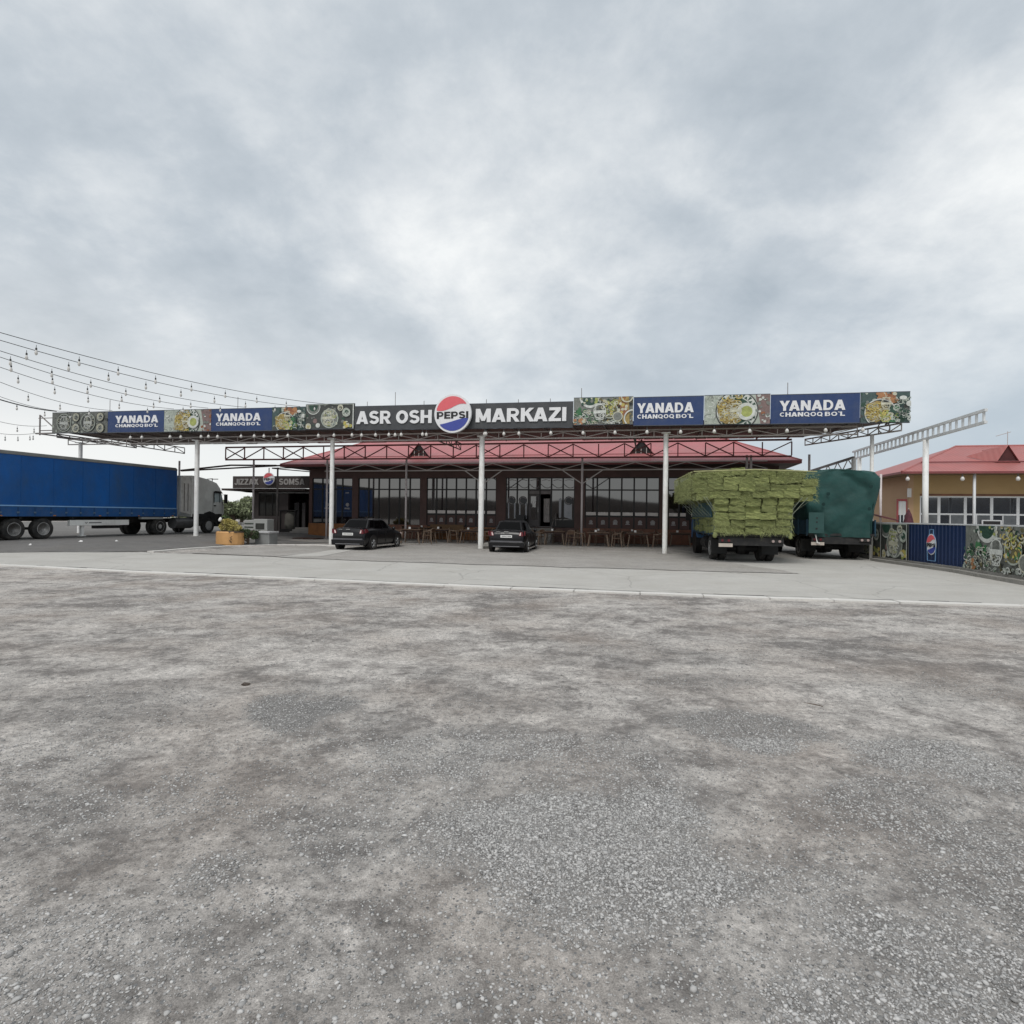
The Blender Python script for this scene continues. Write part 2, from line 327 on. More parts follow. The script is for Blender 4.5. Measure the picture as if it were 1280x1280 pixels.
YS = np.array(yb+list(ys)+y2); xh = lines(0, 12, .07, 12, 1)+lines(12.4, 60, .5, 4000, 1.35); XS = np.array([-v for v in xh[:0:-1]]+xh)
GX, GY = np.meshgrid(XS, YS); near = np.clip(1-(np.hypot(GX*.7, GY)-9)/4, 0, 1)*(GY > -4)
gw = gravel_w(GX, GY)
def relief(x, y): return (fbm(x*1.1, y*1.1, 21, 4)-.5)*.05+(fbm(x*7, y*7, 31, 2)-.5)*.012
GZ = hgt(GX, GY)+relief(GX, GY)*near
nx, ny = len(XS), len(YS); vs = np.stack([GX, GY, GZ], -1).reshape(-1, 3)
i = np.arange(nx-1)[None]+np.arange(ny-1)[:, None]*nx; quads = np.stack([i, i+1, i+1+nx, i+nx], -1).reshape(-1, 4)
def np_mesh(name, v, q):
    me = bpy.data.meshes.new(name); k = q.shape[1]; me.vertices.add(len(v)); me.vertices.foreach_set('co', v.astype(np.float32).ravel())
    me.loops.add(q.size); me.loops.foreach_set('vertex_index', q.astype(np.int32).ravel()); me.polygons.add(len(q))
    me.polygons.foreach_set('loop_start', np.arange(0, q.size, k, dtype=np.int32)); me.polygons.foreach_set('loop_total', np.full(len(q), k, dtype=np.int32)); me.update(calc_edges=True); me.validate(); return me
gm = np_mesh('ground', vs, quads); gm.polygons.foreach_set('use_smooth', [True]*len(gm.polygons))
at_ = gm.attributes.new('gravel', 'FLOAT', 'POINT'); at_.data.foreach_set('value', (gw*near).astype(np.float32).ravel())
ground = bpy.data.objects.new('ground', gm); COL.objects.link(ground); ground['kind'] = 'structure'
def surf_mat(name, dark, light, tint, gravel=False, pebbles=0.0, contrast=(.36, .64), streak=0.0, grain=.12, cracks=0.0):
    m = bpy.data.materials.new(name); m.use_nodes = True; t = m.node_tree; bs = t.nodes['Principled BSDF']; L = t.links.new
    co = t.nodes.new('ShaderNodeTexCoord').outputs['Object']
    def nz(scale, detail=6, rough=.6, dist=0, sc=(1,1,1), rot=0):
        mp = t.nodes.new('ShaderNodeMapping'); mp.inputs[3].default_value = sc; mp.inputs[2].default_value = (0,0,rot); L(co, mp.inputs[0])
        n = t.nodes.new('ShaderNodeTexNoise'); n.inputs['Scale'].default_value = scale; n.inputs['Detail'].default_value = detail; n.inputs['Roughness'].default_value = rough; n.inputs['Distortion'].default_value = dist
        L(mp.outputs[0], n.inputs['Vector']); return n.outputs[0]
    a = nz(.5, 14, .68, .5); b = nz(2.8, 15, .78, .3); st = nz(.8, 12, .68, .4, (.65, 1.5, 1), .6)
    f = mth(t, 'ADD', mth(t, 'MULTIPLY', a, .34-.2*streak), mth(t, 'ADD', mth(t, 'MULTIPLY', b, .44), mth(t, 'MULTIPLY', st, .22+.2*streak)))
    c = mixc(t, ramp(t, f, [(contrast[0], 0.0), (contrast[1], 1.0)]), dark, light)
    c = mixc(t, ramp(t, nz(.7, 4, .5), [(.45, 0.0), (.72, .55)]), c, tint)
    g = nz(16, 9, .78); c = mixc(t, 1.0, c, ramp(t, g, [(.3, 1-grain), (.7, 1+grain)]), 'MULTIPLY')
    g2 = nz(140, 3, .7); c = mixc(t, 1.0, c, ramp(t, g2, [(.3, 1-grain*.8), (.7, 1+grain*.8)]), 'MULTIPLY')
    h = mth(t, 'ADD', mth(t, 'MULTIPLY', g, .6), mth(t, 'MULTIPLY', g2, .35))
    if gravel:
        at = t.nodes.new('ShaderNodeAttribute'); at.attribute_name = 'gravel'; c = mixc(t, mth(t, 'MULTIPLY', at.outputs['Fac'], .62), c, (.17, .167, .163))
    if pebbles:
        for sc, th in ((55, .30), (26, .22)):
            v = t.nodes.new('ShaderNodeTexVoronoi'); v.inputs['Scale'].default_value = sc; L(co, v.inputs['Vector'])
            pk = mth(t, 'MULTIPLY', mth(t, 'LESS_THAN', v.outputs['Distance'], th), mth(t, 'LESS_THAN', ramp(t, v.outputs['Color'], [(0, 0.0), (1, 1.0)]), pebbles))
            pc = mixc(t, v.outputs['Color'], (.12, .12, .125), (.42, .41, .40)); pcm = mixc(t, 1.0, (.14, .14, .14), pc)
            vd = ramp(t, v.outputs['Color'], [(0, .10), (1, .44)]); c = mixc(t, pk, c, vd); h = mth(t, 'ADD', h, mth(t, 'MULTIPLY', pk, .5))
    if cracks:
        v = t.nodes.new('ShaderNodeTexVoronoi'); v.feature = 'DISTANCE_TO_EDGE'; v.inputs['Scale'].default_value = .35; n = nz(1.5, 4)
        mv = t.nodes.new('ShaderNodeMix'); mv.data_type = 'VECTOR'; mv.inputs[0].default_value = .25; L(co, mv.inputs[4]); 
        nn = t.nodes.new('ShaderNodeTexNoise'); nn.inputs['Scale'].default_value = 1.2; L(co, nn.inputs['Vector']); L(nn.outputs['Color'], mv.inputs[5]); L(mv.outputs[1], v.inputs['Vector'])
        c = mixc(t, ramp(t, v.outputs['Distance'], [(0, cracks), (.007, 0.0)]), c, (.07, .065, .06))
    L(c, bs.inputs['Base Color']); bs.inputs['Roughness'].default_value = .95; bs.inputs['Specular IOR Level'].default_value = .25
    bp = t.nodes.new('ShaderNodeBump'); bp.inputs['Strength'].default_value = .7; bp.inputs['Distance'].default_value = .03; L(h, bp.inputs['Height']); L(bp.outputs[0], bs.inputs['Normal'])
    return m
ground.data.materials.append(surf_mat('dusty_dirt', (.195, .180, .168), (.53, .498, .465), (.31, .262, .225), gravel=True, pebbles=.34, streak=.2, contrast=(.445, .555), grain=.48))
M_road = surf_mat('dusty_concrete', (.40, .385, .36), (.54, .525, .49), (.40, .38, .345), contrast=(.34, .66), grain=.08, cracks=.30)
M_asph = surf_mat('worn_asphalt', (.115, .112, .108), (.215, .207, .198), (.16, .15, .138), contrast=(.34, .66), grain=.15)
M_lot = surf_mat('packed_gravel', (.29, .275, .255), (.47, .445, .415), (.31, .285, .255), pebbles=.6, contrast=(.36, .64), grain=.2)
M_kerb = surf_mat('pale_kerb_concrete', (.62, .60, .57), (.74, .72, .68), (.58, .55, .51), contrast=(.34, .66), grain=.08)
M_ter = surf_mat('terrace_concrete', (.22, .21, .195), (.34, .32, .30), (.24, .215, .19), contrast=(.34, .66), grain=.08)
def sheet(name, poly, lift, m, jag=.0, thick=0.0, seed=0, step=.6, flat=None):
    P = []
    n = len(poly); rr = random.Random(seed)
    for k in range(n):
        a = Vector(poly[k]); b = Vector(poly[(k+1) % n]); L_ = (b-a).length; q = max(1, int(L_/.35)) if L_ < 80 else 60
        nrm = Vector((-(b-a).y, (b-a).x)).normalized()
        for j in range(q):
            t = j/q; p = a.lerp(b, t); o = 0 if j == 0 else (float(fbm(np.array([p.x*.9]), np.array([p.y*.9]), seed, 4)[0])-.5)*2*jag; P.append(p+nrm*o)
    xs = [p.x for p in P]; ysl = [p.y for p in P]; inner = []
    gx = np.arange(max(min(xs), -70), min(max(xs), 70), step); gy = np.arange(min(ysl), min(max(ysl), 80), step)
    def inside(x, y):
        c = False; j = len(P)-1
        for i2 in range(len(P)):
            if (P[i2].y > y) != (P[j].y > y) and x < (P[j].x-P[i2].x)*(y-P[i2].y)/(P[j].y-P[i2].y)+P[i2].x: c = not c
            j = i2
        return c
    for x in gx:
        for y in gy:
            if -38 < x < 38 and inside(x, y): inner.append(Vector((x+.01, y+.01)))
    V2 = P+inner; edges = [(k, (k+1) % len(P)) for k in range(len(P))]
    vo, _, fo, _, _, _ = geometry.delaunay_2d_cdt(V2, edges, [], 1, 1e-5)
    mb = MB(); zz = lambda v: (flat if flat is not None else float(hgt(np.float64(v.x), np.float64(v.y)))+lift)
    mb.add([(v.x, v.y, zz(v)) for v in vo], [tuple(f) for f in fo])
    if thick:
        for k in range(len(P)):
            a, b = P[k], P[(k+1) % len(P)]; mb.add([(a.x,a.y,zz(a)),(b.x,b.y,zz(b)),(b.x,b.y,zz(b)-thick),(a.x,a.y,zz(a)-thick)], [(0,1,2,3)])
    me = bpy.data.meshes.new(name); me.from_pydata(mb.v, [], mb.f); me.materials.append(m)
    bm = bmesh.new(); bm.from_mesh(me)
    for f in bm.faces:
        if abs(f.normal.z) > .5 and f.normal.z < 0: f.normal_flip()
    bm.to_mesh(me); bm.free()
    o = bpy.data.objects.new(name, me); COL.objects.link(o); o['kind'] = 'structure'; return o
kerb_px = [(-400,689),(0,707),(160,715),(320,722),(480,729),(640,736),(800,742.5),(960,748.5),(1120,753.5),(1280,758.5),(1700,771)]
KL = [Vector(G(*p)) for p in kerb_px]
asph = [G(-400,683),G(0,690),(G(120,690)),G(185,689.5),G(235,684.5),G(300,681),G(352,679.5),G(425,679)]
asph += [tuple(Wd(-9.5, 14).xy), tuple(Wd(-9.5, 40).xy), tuple(Wd(-60, 40).xy), tuple(Wd(-60, -2).xy)]
sheet('asphalt_yard', asph, .022, M_asph, jag=.25, seed=2)
fk = [Vector((15.25, 24.6)), Vector((15.15, 22.6)), Vector((14.85, 19.4)), Vector((14.45, 16.7)), Vector((13.9, 12.4)), Vector((13.6, 10.5))]
road = [tuple(v) for v in KL]+[(24, 9.6), (30, 14), (32, 60), tuple(Wd(11.0, 30).xy), tuple(Wd(11.0, 6).xy), G(868,697), G(1000,718), G(800,712), G(600,706.5), G(430,700.5), G(345,696.5), G(250,693), G(185,691), G(120,690.5), G(0,690.5), G(-400,683)]
sheet('road', road, .014, M_road, jag=.06, seed=3)
sheet('gravel_parking', [G(350,697.5),G(430,690),G(420,684),tuple(Wd(-9.4,4.4).xy),tuple(Wd(11,4.4).xy),G(868,697),G(1000,718),G(800,712.3),G(600,706.8),G(430,700.8)], .030, M_lot, jag=.28, seed=4)
sheet('side_gravel', [G(238,692),G(300,685.5),G(350,683.5),G(425,683.5),G(432,688),G(380,693.2),G(345,696.2)], .026, M_lot, jag=.06, seed=5)
sheet('path', [G(345,697.2),G(390,692.5),G(420,687.5),G(446,687.5),G(425,692),G(398,697)], .038, M_road, jag=.03, seed=6, step=.3)
def strip(name, pts, w, lift, m, seg=1.2, h=.06, gap=.012):
    k = []
    for a, b in zip(pts[:-1], pts[1:]):
        n = max(1, round((b-a).length/seg)); k += [a.lerp(b, j/n) for j in range(n)]
    k.append(pts[-1]); out = []
    for a, b in zip(k[:-1], k[1:]):
        d = (b-a).normalized(); nn = Vector((-d.y, d.x))*w/2; a2 = a+d*gap; b2 = b-d*gap; ja, jb = random.uniform(-.006, .006), random.uniform(-.006, .006)
        za = float(hgt(a.x, a.y))+lift+ja; zb = float(hgt(b.x, b.y))+lift+jb; mb = MB(); c = (a+b)/2; cz = (za+zb)/2
        mb.add([(p.x-c.x, p.y-c.y, z-cz) for p, z in ((a2-nn, za-h), (b2-nn, zb-h), (b2+nn, zb-h), (a2+nn, za-h), (a2-nn, za), (b2-nn, zb), (b2+nn, zb), (a2+nn, za))],
               [(0,3,2,1),(4,5,6,7),(0,1,5,4),(1,2,6,5),(2,3,7,6),(3,0,4,7)]); out.append((mb, (c.x, c.y, cz)))
    root = bpy.data.objects.new(name, None); COL.objects.link(root); root['kind'] = 'structure'
    for mb, l in out: mb.build('kerb_stone', m, root, loc=l)
    return root
strip('kerb', KL, .30, .035, M_kerb, 1.6)
strip('curved_kerb', [Vector(G(*p)) for p in ((188,690.5),(235,686.5),(290,683.2),(345,681.6),(395,681.6),(425,683.2))], .30, .05, M_kerb, 1.2)
# dark tar seam just behind the kerb
sm = []
for a, b in zip(KL[1:-1], KL[2:]):
    pass
mb = MB()
for k in range(len(KL)-1):
    a, b = KL[k], KL[k+1]; d = (b-a).normalized(); nn = Vector((-d.y, d.x)); n = max(1, int((b-a).length/.5))
    for j in range(n):
        p = a.lerp(b, j/n); q = a.lerp(b, (j+1)/n)
        if vnoise(np.array([p.x*.4]), np.array([1.3]))[0] < .36: continue
        o1 = .20+.10*float(vnoise(np.array([p.x*1.7]), np.array([5.]))[0]); o2 = .20+.10*float(vnoise(np.array([q.x*1.7]), np.array([5.]))[0]); w = random.uniform(.05, .14)
        P4 = [p+nn*o1, q+nn*o2, q+nn*(o2+w), p+nn*(o1+w)]; mb.add([(v.x, v.y, float(hgt(v.x, v.y))+.021) for v in P4], [(0,1,2,3)])
o = mb.build('joint_crack', mat('tar_joint', (.05, .047, .043), .9)); o['kind'] = 'structure'
# terrace slab in front of the restaurant
TP = [Wd(-15.2, 2.9), Wd(-9.4, 2.6), Wd(11.2, 2.15), Wd(11.2, 8.4), Wd(-15.2, 8.4)]
sheet('pavement', [tuple(p.xy) for p in TP], 0, M_ter, flat=.11, thick=.2, step=2.0)
# ---- gravel stones
ico = bmesh.new(); bmesh.ops.create_icosphere(ico, subdivisions=1, radius=1); IV = np.array([v.co[:] for v in ico.verts]); IF = np.array([[v.index for v in f.verts] for f in ico.faces]); ico.free()
OV = np.array([(1,0,0),(0,1,0),(-1,0,0),(0,-1,0),(0,0,1),(0,0,-.6)], float); OF = np.array([(0,1,4),(1,2,4),(2,3,4),(3,0,4),(1,0,5),(2,1,5),(3,2,5),(0,3,5)])
def stones(px, py, size, V, Fc):
    n = len(px); k = len(V); base = V[None]*(1+rng.uniform(-.38, .38, (n, k, 1))); sc = rng.uniform(.5, 1.4, (n, 1, 3))*np.array([1, 1, .58]); base = base*sc*size[:, None, None]
    a = rng.uniform(0, 6.283, n); c, s_ = np.cos(a)[:, None], np.sin(a)[:, None]; x = base[..., 0]*c-base[..., 1]*s_; y = base[..., 0]*s_+base[..., 1]*c
    z = base[..., 2]+(relief(px, py)*np.clip(1-(np.hypot(px*.7, py)-9)/4, 0, 1)+hgt(px, py)+size*.18)[:, None]
    v = np.stack([x+px[:, None], y+py[:, None], z], -1).reshape(-1, 3); f = (Fc[None]+(np.arange(n)*k)[:, None, None]).reshape(-1, 3); return v, f
allv, allf, off = [], [], 0
def scatter(n, ymin, ymax, V, Fc, dens, smin, smax):
    global off

    y = np.sqrt(rng.uniform(ymin**2, ymax**2, n)); x = rng.uniform(-.95, .95, n)*y; w = gravel_w(x, y); bg = np.clip((fbm(x*1.1, y*1.1, 55, 4)-.40)*4.5, .10, 1)*dens
    keep = rng.random(n) < np.maximum(w**1.5, bg); x, y, w = x[keep], y[keep], w[keep]
    s = rng.gamma(3.0, .33, len(x)); s = np.clip(smin*(.45+.72*s), smin*.5, smax*np.where(w > .3, 1, .8)); v, f = stones(x, y, s, V, Fc); allv.append(v); allf.append(f+off); off += len(v)
scatter(330000, 1.6, 4.6, IV, IF, .10, .0042, .014)
scatter(800000, 4.6, 13.5, OV, OF, .075, .0052, .015)
gr = bpy.data.objects.new('gravel', np_mesh('gravel', np.concatenate(allv), np.concatenate(allf))); COL.objects.link(gr); gr['kind'] = 'stuff'; tag(gr, 'loose grey gravel stones scattered over the dusty ground', 'gravel')
M_stone = mat('grey_crushed_stone', (.36, .352, .342), .85, .15, 40, island=.5); gr.data.materials.append(M_stone)
# few stones / debris singly visible
tw = MB(); tw.tube([(0,0,.02),(.09,.02,.03),(.2,-.01,.02),(.27,.03,.02)], [.008,.010,.007,.003], 5)
for (px, py, rz, lb) in ((1028,884,2.4,'short dark twig lying on the dirt on the right'),):
    p = G(px, py); o = tw.build('twig', M_bark, loc=(p[0], p[1], 0), rz=rz); o.scale = (.6, .5, .5); tag(o, lb, 'twig')
cd = MB(); rr = random.Random(3)
for (px, py, sz, lb) in ((308,856,.028,'dark clod of earth on the dirt left of the small gravel heap'),):
    b = bmesh.new(); bmesh.ops.create_icosphere(b, subdivisions=2, radius=1)
    for v in b.verts: v.co *= rr.uniform(.75, 1.2)
    cd = MB().add([(v.co.x*sz*1.5, v.co.y*sz, v.co.z*sz*.6+sz*.3) for v in b.verts], [tuple(v.index for v in f.verts) for f in b.faces]); b.free()
    p = G(px, py); tag(cd.build('clod', mat('dark_earth', (.07, .055, .045), .95), loc=(p[0], p[1], 0)), lb, 'clod')
# unseen ridge behind the viewer, added so the windows reflect something dark
def ridge(name, pts, h, m, seed, step=3.0, depth=30):
    mb = MB(); k = []
    for a, b in zip(pts[:-1], pts[1:]):
        a = Vector(a); b = Vector(b); n = int((b-a).length/step)+1; k += [a.lerp(b, j/n) for j in range(n)]
    k.append(Vector(pts[-1])); rows = []
    for j, p in enumerate(k):
        hh = h*(.45+.9*float(fbm(np.array([j*.23]), np.array([2.]), seed, 4)[0])); t = (p/ p.length); rows.append([(p.x-t.x*depth, p.y-t.y*depth, -.5), (p.x-t.x*depth*.4, p.y-t.y*depth*.4, hh*.7), (p.x, p.y, hh), (p.x+t.x*depth, p.y+t.y*depth, -.5)])
    for a, b in zip(rows[:-1], rows[1:]):
        for c in range(3): mb.add([a[c], b[c], b[c+1], a[c+1]], [(0,1,2,3)])
    o = mb.build(name, m, smooth=True); o['kind'] = 'structure'; return o
ridge('unseen_ridge', [(-160,-60),(-80,-110),(0,-120),(80,-110),(160,-60)], 7.5, mat('dark_unseen_ridge', (.045, .035, .028), .95, .3, .1), 3, 6)
# ================================================================== CANOPY AND ITS SIGNS
SL, SR = -27.65, 16.79
def zb(s): return 5.75+(SR-s)*.0092
canopy = thing('canopy', 'long grey steel parking canopy on white round columns in front of the restaurant', 'canopy', Wd(0, 0), -TH)
# deck: profiled sheet roof with purlins below
mb = MB()
mb.add([(SL,.05,zb(SL)+.12),(SR,.05,zb(SR)+.12),(14.1,5.8,5.95),(SL,5.8,6.2),(SL,.05,zb(SL)+.20),(SR,.05,zb(SR)+.20),(14.1,5.8,6.03),(SL,5.8,6.28)], [(0,1,2,3),(7,6,5,4),(0,4,5,1),(1,5,6,2),(2,6,7,3),(3,7,4,0)])
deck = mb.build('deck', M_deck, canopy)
# ragged rear ends of the corrugated sheets
rr = random.Random(5); mb = MB(); s = SL
while s < 13.5:
    w = rr.uniform(.6, 1.2); e = rr.uniform(.02, .28); z = 6.17-(s-SL)*.0053; mb.box(s, s+w-.02, 5.6, 5.8+e, z-.03, z-.015); s += w
mb.build('sheet_edge', mat('pale_sheet_edges', (.33,.27,.24), .6, .3, 1), deck)
pur = MB(); pur.box(-.025, .025, 0, 5.7, -.06, 0); pm = pur.mesh('purlin', M_steel)
for k in range(30):
    s = SL+.4+k*1.5; d = 5.7 if s < 13.7 else max(1.0, (SR-s)/(SR-14.1)*5.7)
    if s > SR-.3: break
    inst('purlin', pm, deck, (s, .06, zb(s)+.11), sc=(1, d/5.7, 1))
# trusses: chords as the part, braces as sub-parts
def truss(parent, name, a, b, top, bot, bay, m, w=.06, xbay=None, vert=True, skip=None, bw=.035):
    """a,b: (s,d) ends; top/bot: (z at a, z at b)"""
    A = Vector((*a, 0)); B = Vector((*b, 0)); L_ = (B-A).length; n = max(1, round(L_/bay)); P = lambda t, zz: Vector((A.x+(B.x-A.x)*t, A.y+(B.y-A.y)*t, zz[0]+(zz[1]-zz[0])*t))
    mb = MB(); mb.bar(P(0, top), P(1, top), w); mb.bar(P(0, bot), P(1, bot), w); root = mb.build(name, m, parent)
    h = (top[0]-bot[0]); step = L_/n; ang = math.atan2(B.y-A.y, B.x-A.x); mk = {}
    def br(kind):
        if kind not in mk:
            q = MB(); e = w/2
            if kind == 'v': q.bar((0,0,e), (0,0,h-e), bw)
            elif kind == 'u': q.bar((0,0,e), (step,0,h-e), bw)
            else: q.bar((0,0,h-e), (step,0,e), bw)
            mk[kind] = q.mesh('brace', m)
        return mk[kind]
    for k in range(n):
        p = P(k/n, bot); 
        if vert: inst('brace', br('v'), root, p, (0,0,ang))
        if xbay and k % xbay == 0:
            inst('brace', br('u'), root, p+Vector((0,.02,0)), (0,0,ang)); inst('brace', br('d'), root, p-Vector((0,.02,0)), (0,0,ang))
        else: inst('brace', br('u' if k % 2 else 'd'), root, p, (0,0,ang))
    if vert: inst('brace', br('v'), root, P(1, bot), (0,0,ang))
    return root
M_lsteel = mat('pale_grey_steel', (.48, .44, .42), .5, .15, 4, dirt=((.2,.14,.1), 4, .4))
truss(canopy, 'front_truss', (SL+.3, .69), (15.0, .69), (5.85, 5.70), (5.55, 5.36), 1.05, M_lsteel, .06)
truss(canopy, 'rear_truss', (-19.9, 4.9), (13.3, 4.9), (5.76, 5.70), (4.98, 4.86), 1.38, M_red_steel, .09, xbay=3, bw=.055)
truss(canopy, 'left_side_truss', (SL+.05, .2), (SL+.05, 5.7), (6.12, 6.12), (5.93, 5.93), .8, M_steel, .06)
truss(canopy, 'right_side_truss', (SR-.3, .15), (14.1, 5.7), (5.72, 5.80), (5.42, 5.50), .62, M_lsteel, .06)
truss(canopy, 'veranda_truss', (-13.0, 5.1), (12.2, 5.1), (4.66, 4.66), (4.24, 4.24), 1.3, M_lsteel, .055, vert=False)
for (x, q) in ((-22.9, 5.6), (-4.2, 5.4), (5.6, 5.4)):
    truss(canopy, 'cross_truss', (x, .8), (x, 4.8), (5.8, 5.76), (5.45, 5.40), .8, M_steel, .05)
# columns
cm = {}
for (px, r) in ((100, .105), (246, .125), (415, .115), (602, .135), (832, .115)):
    s = spx(px, .69, 600); p = Wd(s, .69); g = float(hgt(p.x, p.y)); top = 5.55 if s > -12 else 5.62
    mb = MB(); mb.lathe([(r, g-.05), (r, 3.9), (r*.98, 3.91), (r*.98, top)], n=20); c = mb.build('column', M_white, canopy, smooth=True, loc=(s, .69, 0))
    c.modifiers.new('edge', 'EDGE_SPLIT')
    mb = MB(); mb.box(-.32, .32, -.32, .32, g-.05, g+.035); mb.build('base_plate', M_conc if px != 246 else mat('pale_pad', (.36,.35,.33), .9), c)
    mb = MB(); mb.box(-.2, .2, -.2, .2, top, top+.04); mb.build('cap_plate', M_white, c)
s = spx(1089.5, .75, 620); mb = MB(); mb.lathe([(.075, -.05), (.075, 5.36)], n=14); c = mb.build('thin_pole', M_white, canopy, smooth=True, loc=(s, .75, 0))
# rear poles with knee braces
for (px, lo) in ((224, 1), (317, 1), (409, 0), (508, 0), (604, 2), (728, 0), (934, 0), (939, 0), (1012, 3)):
    s = spx(px, 4.98, 575); d = 5.0; p = Wd(s, d); g = float(hgt(p.x, p.y)) if s < -15 else .1; top = 4.95 if lo != 2 else 4.22
    mb = MB(); mb.lathe([(.06, g), (.06, top)], n=10); c = mb.build('rear_pole', mat('pinkish_grey_pole', (.58,.52,.51), .5, .12, 2), canopy, smooth=True, loc=(s, d+.0, 0))
    if lo in (0, 2) and px in (604, 728):
        mb = MB(); mb.bar((-.05,.02,3.5), (-1.1,.05,4.22), .05); mb.bar((.05,.02,3.5), (1.1,.05,4.22), .05); mb.build('knee_brace', M_lsteel, c)
# rods sticking up above the signs
for (px, y0, y1) in ((137, 500, 516), (297, 496, 511), (494, 490, 506), (727, 485, 500), (985, 478, 494), (459, 502, 506), (530, 501, 505), (608, 499, 504), (648, 499, 504), (688, 498, 503)):
    s = spx(px, .15, y1); Y = Wd(s, .15).y; z0, z1 = zpx(px, y1+4, Y), zpx(px, y0, Y); mb = MB(); mb.tube([(s,.15,z0-.3), (s,.15,z1)], .015, 6); mb.build('rod', M_steel, canopy)
# left end frame
mb = MB(); z = zb(SL); mb.bar((SL-1.1,.1,z-.1), (SL-1.1,.1,z+1.1), .06); mb.bar((SL-1.4,.1,z), (SL,.1,z), .08); mb.bar((SL-1.2,.1,z+.9), (SL,.1,z+.9), .04); mb.bar((SL-1.05,.1,z+1.05), (SL-.1,.1,z+.35), .05); mb.bar((SL-1.1,.1,z-.02), (SL-.9,4.8,z-.02), .07); mb.bar((SL-1.3,.3,z+.2), (SL,.3,z+.2), .05)
mb.build('end_frame', M_steel, canopy)
# hoop under the right end
mb = MB(); mb.tube([(SR-.9+.22*math.cos(t), .3, zb(SR)-.18+.24*math.sin(t)) for t in np.linspace(0, 2*math.pi, 17)], .025, 6); mb.build('cable_hoop', M_steel, canopy)

